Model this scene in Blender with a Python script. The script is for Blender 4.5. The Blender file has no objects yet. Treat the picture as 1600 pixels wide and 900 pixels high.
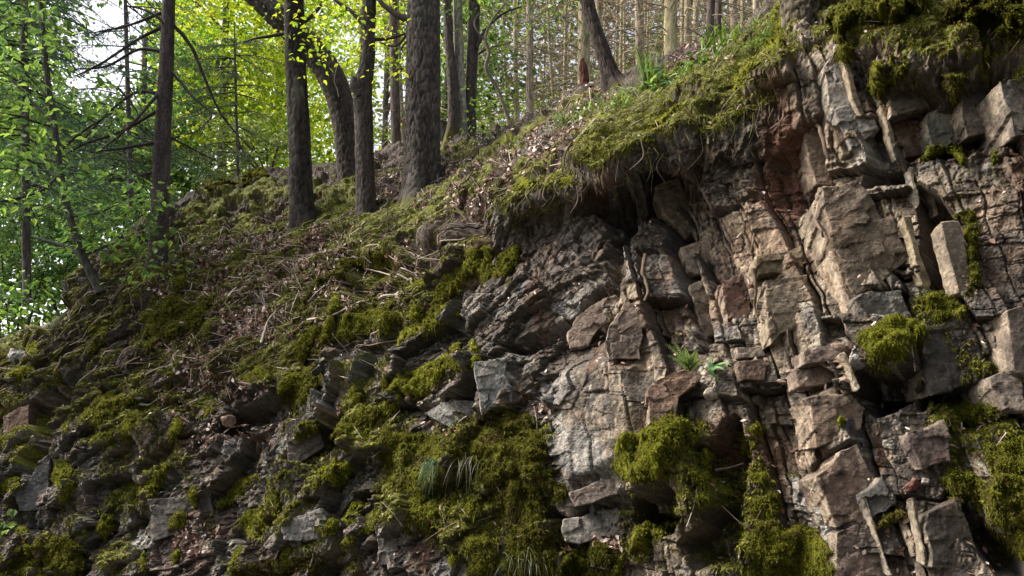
import bpy, bmesh, math
import numpy as np
from mathutils import Vector

# ------------------------------------------------------------------ camera, sky, sun, exposure
scn = bpy.context.scene
COL = scn.collection
FPX, PITCH = 1155.0, math.radians(10.0)
CAM = np.array([0.0, 0.0, 1.6])   # eye height over the lane below the bank
cam = bpy.data.cameras.new("camera")
cam.sensor_width = 36.0
cam.lens = 36.0 * FPX / 1600.0
cam.clip_start, cam.clip_end = 0.05, 1000.0
camo = bpy.data.objects.new("camera", cam)
COL.objects.link(camo)
camo.location = CAM
camo.rotation_euler = (math.radians(90) + PITCH, 0, 0)
scn.camera = camo

SUN_DIR = np.array([-0.66, 0.10, 0.74]); SUN_DIR /= np.linalg.norm(SUN_DIR)
SUN_EL = math.asin(SUN_DIR[2])
world = bpy.data.worlds.new("World"); scn.world = world
world.use_nodes = True
wn = world.node_tree
bg = wn.nodes["Background"]
sky = wn.nodes.new("ShaderNodeTexSky")
sky.sky_type = 'NISHITA'
sky.sun_disc = False
sky.sun_elevation = SUN_EL
sky.sun_rotation = math.atan2(SUN_DIR[0], SUN_DIR[1])
sky.air_density, sky.dust_density, sky.ozone_density = 1.0, 6.0, 0.3
hs = wn.nodes.new("ShaderNodeHueSaturation")      # thin white overcast
hs.inputs['Saturation'].default_value = 0.45
wn.links.new(sky.outputs[0], hs.inputs['Color'])
wn.links.new(hs.outputs[0], bg.inputs[0])
bg.inputs[1].default_value = 0.15
sun = bpy.data.lights.new("sun", 'SUN')
sun.energy = 2.8
sun.angle = math.radians(13)
sun.color = (1.0, 0.93, 0.82)
suno = bpy.data.objects.new("sun", sun); COL.objects.link(suno)
suno.rotation_euler = Vector(SUN_DIR.tolist()).to_track_quat('Z', 'Y').to_euler()
vs = scn.view_settings
vs.view_transform = 'Standard'
vs.look = 'None'
vs.exposure = 1.35
vs.gamma = 1.0
scn.render.engine = 'CYCLES'
scn.cycles.use_denoising = True
scn.cycles.max_bounces = 6
scn.cycles.diffuse_bounces = 2
scn.cycles.transmission_bounces = 4

# ------------------------------------------------------------------ numpy helpers
rng = np.random.default_rng(7)

def rays(u, v):
    u = np.asarray(u, float); v = np.asarray(v, float)
    X = (u - 800) / FPX; Y = (450 - v) / FPX
    c, s = math.cos(PITCH), math.sin(PITCH)
    return np.stack([X, c - Y * s, s + Y * c], -1)

def at_y(u, v, y):
    d = rays(u, v)
    return CAM + d * (np.asarray(y, float) / d[..., 1])[..., None]

def project(P):
    d = P - CAM
    c, s = math.cos(PITCH), math.sin(PITCH)
    f = np.maximum(d[..., 1] * c + d[..., 2] * s, 1e-3)
    up = -d[..., 1] * s + d[..., 2] * c
    return 800 + FPX * d[..., 0] / f, 450 - FPX * up / f

def _h(ix, iy, iz, seed):
    x = (ix.astype(np.int64) * 374761393 + iy.astype(np.int64) * 668265263 + iz.astype(np.int64) * 2147483647 + seed * 1274126177) & 0xFFFFFFFF
    x = ((x ^ (x >> 13)) * 1274126177) & 0xFFFFFFFF
    x = ((x ^ (x >> 16)) * 2246822519) & 0xFFFFFFFF
    x = x ^ (x >> 15)
    return (x & 0xFFFFFF).astype(np.float64) / 16777216.0

def vnoise(P, seed=0):
    i = np.floor(P).astype(np.int64); f = P - i
    f = f * f * f * (f * (f * 6 - 15) + 10)
    out = 0
    for dx in (0, 1):
        wx = f[..., 0] if dx else 1 - f[..., 0]
        for dy in (0, 1):
            wy = f[..., 1] if dy else 1 - f[..., 1]
            for dz in (0, 1):
                wz = f[..., 2] if dz else 1 - f[..., 2]
                out = out + wx * wy * wz * _h(i[..., 0] + dx, i[..., 1] + dy, i[..., 2] + dz, seed)
    return out

def fbm(P, octv=4, seed=0, gain=0.5, ridged=False):
    a, s, t = 1.0, 0.0, 0.0
    P = np.array(P, float)
    for k in range(octv):
        n = vnoise(P, seed + 17 * k) * 2 - 1
        if ridged: n = 1 - 2 * np.abs(n)
        s = s + a * n; t += a; a *= gain; P = P * 2.03 + 11.3
    return s / t

def vor(p, q, seed, jit=0.9, cheb=0.6):
    ip = np.floor(p).astype(np.int64); iq = np.floor(q).astype(np.int64)
    z = np.zeros_like(ip)
    F1 = np.full(p.shape, 9.0); F2 = np.full(p.shape, 9.0)
    ca = np.zeros_like(p); cb = np.zeros_like(p); ka = np.zeros_like(ip); kb = np.zeros_like(ip)
    for di in (-1, 0, 1):
        for dj in (-1, 0, 1):
            a, b = ip + di, iq + dj
            x = a + 0.5 + jit * (_h(a, b, z, seed) - 0.5)
            y = b + 0.5 + jit * (_h(a, b, z, seed + 5) - 0.5)
            dx, dy = np.abs(p - x), np.abs(q - y)
            d = cheb * np.maximum(dx, dy) + (1 - cheb) * np.sqrt(dx * dx + dy * dy)
            n1 = d < F1
            F2 = np.where(n1, F1, np.minimum(F2, d))
            F1 = np.where(n1, d, F1)
            ca = np.where(n1, x, ca); cb = np.where(n1, y, cb)
            ka = np.where(n1, a, ka); kb = np.where(n1, b, kb)
    r = [_h(ka, kb, z, seed + 31 + k) for k in range(3)]
    return F1, F2, p - ca, q - cb, r

def sstep(a, b, x):
    t = np.clip((x - a) / (b - a), 0, 1)
    return t * t * (3 - 2 * t)

def blocks(p, q, sp, sq, seed, amp, tilt, crack, cw=0.05, cheb=0.6):
    F1, F2, dp, dq, r = vor(p / sp, q / sq, seed, 0.85, cheb)
    d = amp * (r[0] * 2 - 1) + tilt * ((r[1] * 2 - 1) * dp * sp + (r[2] * 2 - 1.2) * dq * sq)
    e = F2 - F1
    d = d - crack * (1 - sstep(0, cw, e))
    return d, r

def bricks(p, q, sp, sq, seed, amp, tp, tq_, crack, cwp=0.02, camp=0.5):
    """columns of uneven width broken at uneven heights: depth, per-block randoms; tp/tq_ = how far faces turn sideways / lean"""
    P = p / sp; z0 = np.zeros(p.shape, np.int64)
    i = np.floor(P).astype(np.int64)
    lo = lambda k_: k_ + 0.75 * (_h(k_, z0, z0, seed) - 0.5)
    i = np.where(P < lo(i), i - 1, np.where(P >= lo(i + 1), i + 1, i))
    l, h = lo(i), lo(i + 1)
    Q = q / sq * (0.7 + 0.7 * _h(i, z0, z0, seed + 1)) + 17.3 * _h(i, z0, z0, seed + 2)
    j = np.floor(Q).astype(np.int64)
    lq = lambda k_: k_ + 0.8 * (_h(i, k_, z0, seed + 3) - 0.5)
    j = np.where(Q < lq(j), j - 1, np.where(Q >= lq(j + 1), j + 1, j))
    b, t = lq(j), lq(j + 1)
    r = [_h(i, j, z0, seed + 9 + k_) for k_ in range(4)]
    rc = _h(i, z0, z0, seed + 20)
    dp = (P - 0.5 * (l + h)) * sp; dq = (Q - 0.5 * (b + t)) * sq
    d = amp * (camp * (rc * 2 - 1) + (1 - camp) * (r[0] * 2 - 1)) + tp * (r[1] * 2 - 1) * dp + tq_ * (r[2] * 2 - 1.3) * dq
    ed = np.minimum(np.minimum(P - l, h - P) * sp, np.minimum(Q - b, t - Q) * sq)
    d = d - crack * (1 - sstep(0, cwp, ed)) * (r[3] > 0.35)
    return d, r

def pchip(x, Y, xq):
    """monotone cubic through Y (n, ...) at x (n) evaluated at xq"""
    x = np.asarray(x, float); Y = np.asarray(Y, float)
    h = np.diff(x); sh = (len(h),) + (1,) * (Y.ndim - 1)
    d = np.diff(Y, axis=0) / h.reshape(sh)
    m = np.zeros_like(Y)
    hh = 2 * d[1:] * d[:-1]; den = d[1:] + d[:-1]
    m[1:-1] = np.where(hh > 0, hh / np.where(np.abs(den) < 1e-12, 1, den), 0)
    m[0], m[-1] = d[0], d[-1]
    k = np.clip(np.searchsorted(x, xq) - 1, 0, len(h) - 1)
    sq_ = (len(xq),) + (1,) * (Y.ndim - 1)
    t = ((xq - x[k]) / h[k]).reshape(sq_); H = h[k].reshape(sq_)
    return ((1 + 2 * t) * (1 - t) ** 2) * Y[k] + t * (1 - t) ** 2 * H * m[k] + t * t * (3 - 2 * t) * Y[k + 1] + t * t * (t - 1) * H * m[k + 1]

def poly_sd(u, v, poly):
    """signed distance to a polygon, positive inside"""
    P = np.asarray(poly, float); n = len(P)
    ins = np.zeros(u.shape, bool); best = np.full(u.shape, 1e18)
    for k in range(n):
        (x0, y0), (x1, y1) = P[k], P[(k + 1) % n]
        ex, ey = x1 - x0, y1 - y0
        t = np.clip(((u - x0) * ex + (v - y0) * ey) / (ex * ex + ey * ey + 1e-9), 0, 1)
        best = np.minimum(best, (u - x0 - t * ex) ** 2 + (v - y0 - t * ey) ** 2)
        c = ((y0 > v) != (y1 > v))
        with np.errstate(divide='ignore', invalid='ignore'):
            xi = x0 + (v - y0) * ex / (ey if abs(ey) > 1e-9 else 1e-9)
        ins ^= c & (u < xi)
    return np.where(ins, 1, -1) * np.sqrt(best)

def norm(a):
    return a / np.maximum(np.linalg.norm(a, axis=-1, keepdims=True), 1e-9)

def lerp(a, b, t):
    return a + (b - a) * t

# ------------------------------------------------------------------ scene helpers
def mesh_data(name, V, F, mat, smooth=True, col=None):
    V = np.asarray(V, np.float32)
    if not isinstance(F, (list, tuple)): F = [F]
    F = [np.asarray(f, np.int32) for f in F if len(f)]
    me = bpy.data.meshes.new(name)
    me.vertices.add(len(V)); me.vertices.foreach_set('co', V.ravel())
    tot = np.concatenate([np.full(len(f), f.shape[1], np.int32) for f in F])
    idx = np.concatenate([f.ravel() for f in F])
    me.loops.add(len(idx)); me.loops.foreach_set('vertex_index', idx)
    me.polygons.add(len(tot))
    me.polygons.foreach_set('loop_start', np.concatenate([[0], np.cumsum(tot)[:-1]]).astype(np.int32))
    me.polygons.foreach_set('use_smooth', np.full(len(tot), smooth, bool))
    if col is not None:
        at = me.color_attributes.new('Col', 'FLOAT_COLOR', 'POINT')
        c = np.ones((len(V), 4), np.float32); c[:, :3] = col
        at.data.foreach_set('color', c.ravel())
    me.update(calc_edges=True)
    me.validate()
    if mat: me.materials.append(mat)
    return me

def tag(o, label=None, cat=None, group=None, kind=None):
    if label: o['label'] = label
    if cat: o['category'] = cat
    if group: o['group'] = group
    if kind: o['kind'] = kind
    return o

def obj(name, V, F, mat, origin=(0, 0, 0), parent=None, smooth=True, col=None):
    """one mesh object; V in world coordinates, origin = where its own origin sits"""
    if parent is not None:
        origin = PLOC[parent.name]
    og = np.asarray(origin, float)
    o = bpy.data.objects.new(name, mesh_data(name, np.asarray(V, float) - og, F, mat, smooth, col))
    COL.objects.link(o)
    PLOC[o.name] = og
    if parent is None: o.location = og
    else: o.parent = parent
    return o

PLOC = {}
def empty(name, loc):
    o = bpy.data.objects.new(name, None); o.empty_display_size = 0.1
    COL.objects.link(o); o.location = loc; PLOC[o.name] = np.asarray(loc, float)
    return o

class Soup:
    """collects vertices, faces and colours for one mesh"""
    def __init__(s): s.V, s.F3, s.F4, s.C, s.n = [], [], [], [], 0
    def add(s, V, F, c):
        V = np.asarray(V, float); F = np.asarray(F)
        s.V.append(V)
        if len(F): (s.F3 if F.shape[1] == 3 else s.F4).append(F + s.n)
        c = np.asarray(c, float)
        s.C.append(np.broadcast_to(c, (len(V), 3)))
        s.n += len(V)
    def obj(s, name, mat, origin=(0, 0, 0), parent=None, smooth=True):
        F = []
        if s.F3: F.append(np.concatenate(s.F3))
        if s.F4: F.append(np.concatenate(s.F4))
        return obj(name, np.concatenate(s.V), F, mat, origin, parent, smooth, np.concatenate(s.C))

# ------------------------------------------------------------------ materials
def nt(name):
    m = bpy.data.materials.new(name); m.use_nodes = True
    t = m.node_tree
    return m, t, t.nodes['Principled BSDF'], t.nodes['Material Output']

def add(t, kind, **kw):
    n = t.nodes.new(kind)
    for k, v in kw.items():
        if k in n.inputs.keys(): n.inputs[k].default_value = v
        else: setattr(n, k, v)
    return n

def attr_mat(name, rough=0.9, scale=25.0, lo=0.6, hi=1.4, bump=0.4, bscale=60.0, bdist=0.01, stretch=(1, 1, 1), spec=0.2, transl=0.0):
    """vertex colour x fine noise, with fine bump; optional translucency"""
    m, t, b, out = nt(name)
    at = add(t, 'ShaderNodeAttribute', attribute_name='Col')
    tc = add(t, 'ShaderNodeTexCoord')
    mp = add(t, 'ShaderNodeMapping'); mp.inputs['Scale'].default_value = stretch
    t.links.new(tc.outputs['Object'], mp.inputs['Vector'])
    n1 = add(t, 'ShaderNodeTexNoise', Scale=scale, Detail=6.0, Roughness=0.65)
    t.links.new(mp.outputs[0], n1.inputs['Vector'])
    mr = add(t, 'ShaderNodeMapRange'); mr.inputs['From Min'].default_value = 0.3; mr.inputs['From Max'].default_value = 0.7
    mr.inputs['To Min'].default_value = lo; mr.inputs['To Max'].default_value = hi
    t.links.new(n1.outputs[0], mr.inputs['Value'])
    mx = add(t, 'ShaderNodeVectorMath', operation='SCALE')
    t.links.new(at.outputs['Color'], mx.inputs[0]); t.links.new(mr.outputs[0], mx.inputs['Scale'])
    t.links.new(mx.outputs[0], b.inputs['Base Color'])
    b.inputs['Roughness'].default_value = rough
    b.inputs['Specular IOR Level'].default_value = spec
    if bump:
        n2 = add(t, 'ShaderNodeTexNoise', Scale=bscale, Detail=8.0, Roughness=0.7)
        t.links.new(mp.outputs[0], n2.inputs['Vector'])
        bp = add(t, 'ShaderNodeBump', Strength=bump, Distance=bdist)
        t.links.new(n2.outputs[0], bp.inputs['Height'])
        t.links.new(bp.outputs[0], b.inputs['Normal'])
    if transl:
        tr = add(t, 'ShaderNodeBsdfTranslucent')
        t.links.new(mx.outputs[0], tr.inputs['Color'])
        ms = add(t, 'ShaderNodeMixShader'); ms.inputs[0].default_value = transl
        t.links.new(b.outputs[0], ms.inputs[1]); t.links.new(tr.outputs[0], ms.inputs[2])
        t.links.new(ms.outputs[0], out.inputs['Surface'])
    return m

M_ROCK = attr_mat('rock', 0.85, 22, 0.45, 1.65, 1.0, 60, 0.03, spec=0.3)
M_MOSS = attr_mat('moss', 1.0, 30, 0.6, 1.4, 0.5, 90, 0.01, spec=0.05, transl=0.25)
M_LEAF = attr_mat('leaf', 0.55, 3, 0.85, 1.15, 0, transl=0.55, spec=0.3)
M_NEEDLE = attr_mat('needle', 0.7, 3, 0.8, 1.2, 0, transl=0.2, spec=0.2)
M_GRASS = attr_mat('grass', 0.5, 20, 0.8, 1.2, 0, transl=0.35, spec=0.35)
M_BARK = attr_mat('bark', 0.95, 30, 0.55, 1.45, 0.8, 60, 0.015, (1, 1, 0.3), spec=0.15)
M_WOOD = attr_mat('wood', 0.85, 30, 0.7, 1.3, 0.3, 90, 0.004, spec=0.2)
M_LITTER = attr_mat('litter', 0.7, 30, 0.8, 1.2, 0, transl=0.1, spec=0.3)

# ------------------------------------------------------------------ terrain: lofted through control rows, then fractured
UC = np.array([-250, 0, 150, 300, 475, 660, 800, 950, 1100, 1250, 1400, 1600, 1850], float)
toe = np.array([11, 9.1, 8.5, 7.9, 7.1, 6.2, 5.8, 5.3, 4.9, 4.55, 4.2, 3.9, 3.7])
rowsv = [
 ([900]*13,                                                [11,9.2,8.6,8.0,7.2,6.3,5.9,5.4,5.0,4.65,4.3,4.0,3.8]),
 ([760,750,750,750,750,750,750,750,750,750,750,750,750],   [11.2,9.6,9.0,8.4,7.6,6.6,6.05,5.5,5.08,4.72,4.36,4.03,3.82]),
 ([690,680,640,600,600,600,600,600,600,600,600,600,600],   [11.5,10.1,9.5,9.1,8.3,7.0,6.25,5.65,5.2,4.8,4.42,4.06,3.85]),
 ([650,630,560,510,500,500,470,450,450,450,450,450,450],   [11.8,10.5,10.0,9.7,8.9,7.4,6.5,5.95,5.4,4.9,4.5,4.1,3.9]),
 ([630,600,510,450,440,440,380,330,290,300,300,300,300],   [12,10.9,10.3,10.2,9.4,7.7,6.75,6.3,5.7,5.1,4.6,4.15,3.95]),
 ([615,585,480,425,410,400,330,275,220,130,120,150,150],   [12.2,11.2,10.6,10.5,9.8,8.0,6.6,5.75,5.4,5.1,4.65,4.2,4.0]),
 ([605,570,450,410,385,350,290,215,160,60,30,20,20],       [12.5,11.5,11,10.8,10.2,8.8,7.2,6.2,5.8,5.5,4.9,4.35,4.1]),
 ([595,560,430,370,345,295,240,170,115,15,-60,-80,-80],    [12.8,11.8,11.4,11.6,11,10.2,9,7.6,6.8,6.2,5.4,4.7,4.4]),
 ([585,545,410,310,262,235,205,138,85,-15,-130,-150,-150], [13.3,12.3,12,13,13.5,13,12,9.6,8.2,7.2,6.2,5.5,5.2]),
]
tanx = (UC - 800) / FPX
def flat(y, z):
    y = np.broadcast_to(np.asarray(y, float), UC.shape); z = np.broadcast_to(np.asarray(z, float), UC.shape)
    return np.stack([tanx * np.abs(y) * 1.02, y, z], -1)
R = [np.stack([tanx * 30, np.full(13, -40.0), np.full(13, -0.5)], -1), np.stack([tanx * 8, np.full(13, -2.0), np.full(13, -0.55)], -1), flat(toe - 0.25, -0.72)]
for v, y in rowsv: R.append(at_y(UC, np.array(v, float), np.array(y)))
top = R[-1]
for dy, dz in ((4, 0.35), (14, 1.6), (35, 4.0), (90, 7.0)):
    f = (top[:, 1] + dy) / top[:, 1]
    R.append(np.stack([top[:, 0] * f, top[:, 1] + dy, top[:, 2] + dz], -1))
R = np.array(R)
NC = 1180
uq = np.linspace(-250, 1850, NC)
Rc = pchip(UC, R.transpose(1, 0, 2), uq).transpose(1, 0, 2)       # rows x NC x 3
counts = [4, 30, 60, 130, 130, 120, 110, 80, 70, 60, 50, 40, 30, 20, 12]
tq = np.concatenate([k + np.arange(n) / n for k, n in enumerate(counts)] + [[len(counts)]])
G0 = pchip(np.arange(len(R)), Rc, tq)                              # NR x NC x 3
NR = len(tq)
rowpos = np.broadcast_to(tq[:, None], (NR, NC))
BU, BV = project(G0)
def gnormal(G):
    du = np.gradient(G, axis=1); dv = np.gradient(G, axis=0)
    return norm(np.cross(du, dv))
N0 = gnormal(G0)
X, Yw, Z = G0[..., 0], G0[..., 1], G0[..., 2]
front = sstep(2.2, 3.0, rowpos) * (1 - sstep(11.0, 12.5, rowpos))

wu = BU + 14 * fbm(G0 * 3.1, 3, 91); wv = BV + 14 * fbm(G0 * 3.1, 3, 92)   # ragged outlines
def region(poly, soft=25):
    return sstep(-soft, soft, poly_sd(wu, wv, poly))

# how rocky (1) or earthy and mossy (0) each place is
earth = np.clip(region([(-300, 640), (-300, 400), (150, 380), (300, 250), (800, 150), (1000, 100), (1250, -60), (1260, 20), (1220, 120), (1080, 200), (930, 270), (860, 320), (760, 350), (700, 420), (640, 520), (520, 540), (430, 600), (300, 600), (220, 560), (120, 590), (60, 560), (0, 620)], 20), 0, 1)
leftmix = 1 - sstep(880, 1060, BU + 0.25 * (BV - 450))
smoothface = region([(885, 560), (940, 520), (1000, 500), (1060, 560), (1015, 690), (965, 790), (880, 800), (865, 650)], 15)
rubbly = region([(1215, 560), (1240, 520), (1310, 460), (1345, 500), (1340, 560), (1250, 640), (1215, 620)], 10)

q3 = np.stack([X, Yw, Z], -1)
wp = 0.10 * fbm(q3 * 1.7, 3, 3); wq = 0.10 * fbm(q3 * 1.7, 3, 4)
zz = Z + 0.5 * (Yw - 6) * (1 - sstep(700, 900, BU))
# set A: leaning columns on the right, set B: bedding that rises to the right
pA, qA = X + 0.30 * Z + wp * 0.5, zz - 0.06 * X + wq * 0.5
pB, qB = X + 0.75 * zz + wp, zz - 0.50 * X + wq
wj = 0.035 * fbm(q3 * 3.0, 3, 5); wk = 0.05 * fbm(q3 * 2.3, 3, 6)
a1, ra1 = bricks(X + 0.13 * Z + wj, zz - 0.05 * X + wk, 0.34, 0.95, 11, 0.22, 0.38, 0.10, 0.06, 0.018)
a2, ra2 = bricks(X + 0.10 * Z + wj * 1.4, zz + 0.05 * X + wk, 0.20, 0.46, 14, 0.06, 0.30, 0.20, 0.03, 0.010, 0.3)
a3, ra3 = blocks(pA + wj, qA + wk, 0.12, 0.09, 13, 0.012, 0.30, 0.006, 0.08, 0.5)
a3 = a3 * sstep(-0.1, 0.35, fbm(q3 * 1.9, 2, 57))
b1, rb1 = blocks(pB, qB, 0.85, 0.48, 21, 0.17, 0.30, 0.05, 0.03, 0.6)
calm = 1 - 0.74 * sstep(690, 800, BU)
b1 = b1 * calm
b2, rb2 = blocks(pB, qB, 0.48, 0.30, 22, 0.06, 0.34, 0.02, 0.05, 0.6)
b2 = b2 * (1 - 0.35 * sstep(690, 800, BU))
b3, rb3 = blocks(pB, qB, 0.13, 0.07, 23, 0.014, 0.4, 0.006, 0.08, 0.5)
f4 = fbm(q3 * 14, 4, 41, 0.6, True) * 0.006 + fbm(q3 * 5, 4, 42, 0.55) * 0.02
bl = sstep(0.35, 0.65, leftmix + 0.25 * fbm(q3 * 2.2, 2, 55))
lipz = region([(900, 290), (960, 235), (1080, 200), (1200, 150), (1240, 150), (1200, 230), (1120, 270), (1040, 280), (960, 310)], 15)
big = lerp(a1, b1, bl) * (1 - 0.8 * smoothface) * (1 - 0.75 * lipz)
mid = lerp(a2, b2, bl) * (1 - 0.65 * smoothface) * (1 - 0.5 * lipz)
sml = lerp(a3, b3, bl) * (1 + 0.8 * rubbly) * (1 - 0.85 * smoothface)
chip = np.maximum(0, fbm(q3 * 9, 4, 43, 0.6, True) - 0.05) * 0.020 + np.maximum(0, fbm(q3 * 23, 3, 44, 0.6, True)) * 0.012
under = np.clip(region([(860, 345), (900, 280), (1000, 250), (1100, 200), (1230, 170), (1280, 250), (1290, 330), (1200, 340), (1120, 330), (1040, 350), (960, 360)], 20), 0, 1)
hair, _ = bricks(lerp(X + 0.10 * Z, X * .9 + .5 * zz, bl) + wj * 1.5, lerp(zz, zz - .45 * X, bl) + wk * 1.3, 0.13, 0.20, 47, 0.008, 0.22, 0.12, 0.016, 0.009, 0.2)
chip = chip * (1 - 0.6 * smoothface)
rockd = hair * (1 - 0.7 * smoothface) * (1 - 0.4 * bl) + big + mid * (1 + 0.5 * rubbly) + sml + f4 - chip + under * (0.08 * fbm(q3 * 6, 4, 45, 0.65, True) + 0.09 * fbm(q3 * 2.5, 3, 46))
# earthy, mossy slope: strands and lumps running down to the left
ps, qs = X * 0.80 + zz * 0.60, -X * 0.60 + zz * 0.80
strand = fbm(np.stack([ps * 0.9 + 0.5 * wp, qs * 4.2, Yw * 0.4], -1), 4, 61, 0.55, True)
lump = fbm(q3 * 2.4, 4, 62, 0.55)
earthd = 0.12 * strand + 0.18 * lump + 0.035 * fbm(q3 * 9, 4, 63, 0.65)
disp = lerp(rockd, earthd, np.clip(earth * (0.85 + 0.5 * fbm(q3 * 1.6, 3, 66)), 0, 1))

def push(poly, amt, soft=12):
    global disp
    disp = disp + amt * region(poly, soft)
# hollows and overhangs (metres, negative = into the hill)
push([(880, 325), (930, 300), (1000, 280), (1032, 318), (1000, 340), (945, 338)], -0.30)
push([(945, 335), (990, 340), (985, 420), (965, 470), (945, 475), (955, 400)], -0.18, 8)
push([(790, 535), (890, 495), (935, 452), (950, 470), (890, 525), (820, 552)], -0.22, 7)
push([(1025, 320), (1062, 345), (1085, 430), (1105, 525), (1085, 530), (1060, 440)], -0.24, 8)
push([(1345, 575), (1440, 580), (1430, 625), (1385, 645), (1350, 610)], -0.45, 8)
push([(1400, 150), (1560, 110), (1600, 150), (1510, 225), (1420, 245), (1385, 190)], -0.30, 16)
push([(980, 785), (1045, 755), (1062, 800), (1040, 825), (985, 845)], -0.45, 8)
push([(1085, 700), (1150, 650), (1165, 720), (1150, 890), (1090, 890), (1062, 850), (1110, 800)], -0.40, 9)
push([(1480, 770), (1600, 870), (1600, 905), (1560, 895), (1470, 800)], -0.30, 8)
push([(1530, 100), (1600, 90), (1600, 190), (1540, 220)], -0.28, 14)
push([(1450, 320), (1485, 345), (1475, 455), (1440, 440)], -0.25, 6)
push([(1425, 285), (1462, 300), (1490, 350), (1470, 460), (1448, 455), (1440, 380)], -0.30, 6)
push([(1460, 610), (1540, 600), (1600, 660), (1500, 690)], -0.25, 10)
push([(1440, 520), (1460, 520), (1465, 640), (1440, 640)], -0.22, 6)
push([(1350, 200), (1380, 195), (1420, 280), (1385, 285)], -0.25, 6)
push([(1345, 300), (1360, 300), (1420, 430), (1400, 445)], -0.06, 5)
push([(35, 505), (100, 455), (112, 480), (80, 525)], -0.5, 7)
push([(45, 640), (80, 610), (75, 690), (55, 710)], -0.35, 7)
push([(540, 402), (615, 400), (600, 455), (560, 472), (530, 450)], -0.34, 9)
push([(630, 385), (690, 372), (692, 430), (640, 440)], -0.24, 9)
push([(725, 330), (755, 320), (755, 380), (725, 385)], -0.25, 8)
push([(560, 545), (640, 510), (625, 560), (560, 580)], -0.20, 9)
push([(210, 770), (260, 745), (300, 735), (290, 755), (215, 785)], -0.22, 8)
push([(600, 900), (585, 800), (575, 780), (590, 770), (600, 800)], -0.22, 6)
push([(875, 800), (880, 860), (860, 880), (850, 800)], -0.2, 8)
push([(1205, 250), (1290, 190), (1300, 330), (1260, 340), (1215, 310)], -0.25, 12)
push([(1360, 260), (1420, 265), (1420, 285), (1350, 285)], -0.2, 6)
push([(370, 650), (400, 640), (380, 760), (350, 745)], -0.15, 10)
push([(1290, 70), (1420, 60), (1600, 90), (1600, 240), (1480, 250), (1380, 170)], 0.0)
roofr = region([(1300, 80), (1420, 60), (1620, 80), (1620, 250), (1480, 250), (1380, 180)], 20)
disp = disp + roofr * (0.10 * fbm(q3 * 4, 4, 131, 0.65, True) + 0.05 * fbm(q3 * 11, 3, 132))
# ledges and noses that stand proud
push([(900, 270), (950, 235), (1040, 210), (1100, 190), (1080, 225), (1010, 250), (950, 290)], 0.12)
push([(1265, 620), (1350, 600), (1350, 690), (1275, 740)], 0.10, 6)
push([(740, 560), (800, 560), (800, 640), (750, 650)], 0.12, 6)
push([(880, 580), (1000, 565), (1010, 690), (890, 760)], 0.08, 15)

soil = np.clip(region([(1195, 200), (1290, 150), (1300, 330), (1240, 390), (1190, 300)]) + region([(630, 385), (695, 370), (700, 440), (630, 450)]) + region([(860, 330), (930, 295), (1010, 280), (1000, 330), (900, 350)]) * 0.7
    + region([(1380, 150), (1460, 140), (1470, 230), (1400, 230)]) * 0.6 + region([(720, 330), (760, 320), (760, 390), (720, 390)])
    + region([(1290, 130), (1330, 110), (1380, 180), (1300, 220)]) * 0.5
    + region([(250, 810), (340, 800), (330, 890), (250, 890)]) * 0.8 + region([(1090, 650), (1150, 640), (1140, 720), (1080, 720)]) * 0.8, 0, 1)
soil = soil * sstep(-0.25, 0.25, fbm(q3 * 4, 3, 71) + 0.15)
disp = lerp(disp, disp * 0.6 + 0.05 * fbm(q3 * 9, 4, 72, 0.6), soil)

# moss that carpets the slope itself
mpaint = np.clip(0.64 * region([(-300, 650), (150, 410), (330, 280), (450, 275), (640, 330), (640, 420), (500, 560), (330, 640), (250, 640), (160, 660), (-300, 680)], 30)
    + 0.34 * region([(-300, 660), (170, 640), (260, 640), (200, 900), (-300, 920)], 30)
    + 0.35 * region([(180, 640), (620, 500), (640, 640), (560, 720), (560, 900), (150, 900)], 30)
    + 0.6 * region([(560, 640), (740, 640), (880, 660), (880, 900), (740, 900), (640, 840), (560, 760)], 20)
    + 0.9 * region([(900, 290), (920, 190), (1100, 100), (1240, 0), (1260, 60), (1220, 180), (1080, 230), (1000, 260)], 15)
    + 0.8 * region([(1270, 90), (1280, -200), (1900, -200), (1900, 100), (1540, 130), (1440, 110), (1340, 80)], 15)
    + 0.5 * region([(1400, 470), (1520, 440), (1600, 560), (1600, 900), (1500, 880), (1440, 640)], 20)
    + 0.30 * region([(950, 640), (1210, 640), (1300, 800), (1300, 920), (950, 920)], 20)
    + 0.42 * region([(430, 300), (640, 240), (800, 200), (960, 130), (1000, 150), (860, 260), (700, 340), (560, 400)], 25)
    + 0.4 * region([(640, 330), (880, 240), (900, 330), (760, 360), (700, 520), (600, 560)], 20), 0, 1)
fr = (front * (1 - 0.0))[..., None]
G1 = G0 + N0 * (disp[..., None] * fr)
N1 = gnormal(G1)
mn = fbm(q3 * 2.6, 4, 81, 0.6)
upf = N1[..., 2]
moss = np.clip(sstep(0.42, 0.62, mpaint * 0.75 + 0.55 * mn + 0.30 * (upf - 0.25)), 0, 1) * (1 - 0.7 * soil)
moss = moss * (1 - smoothface * 0.9)
mlump = 0.5 + 0.5 * fbm(q3 * 9, 3, 83, 0.6)
G1 = G1 + (N1 * 0.5 + np.array([0, -0.4, 0.35])) * (moss * fr[..., 0] * (0.015 + 0.06 * mlump))[..., None]
N1 = gnormal(G1)

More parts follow.
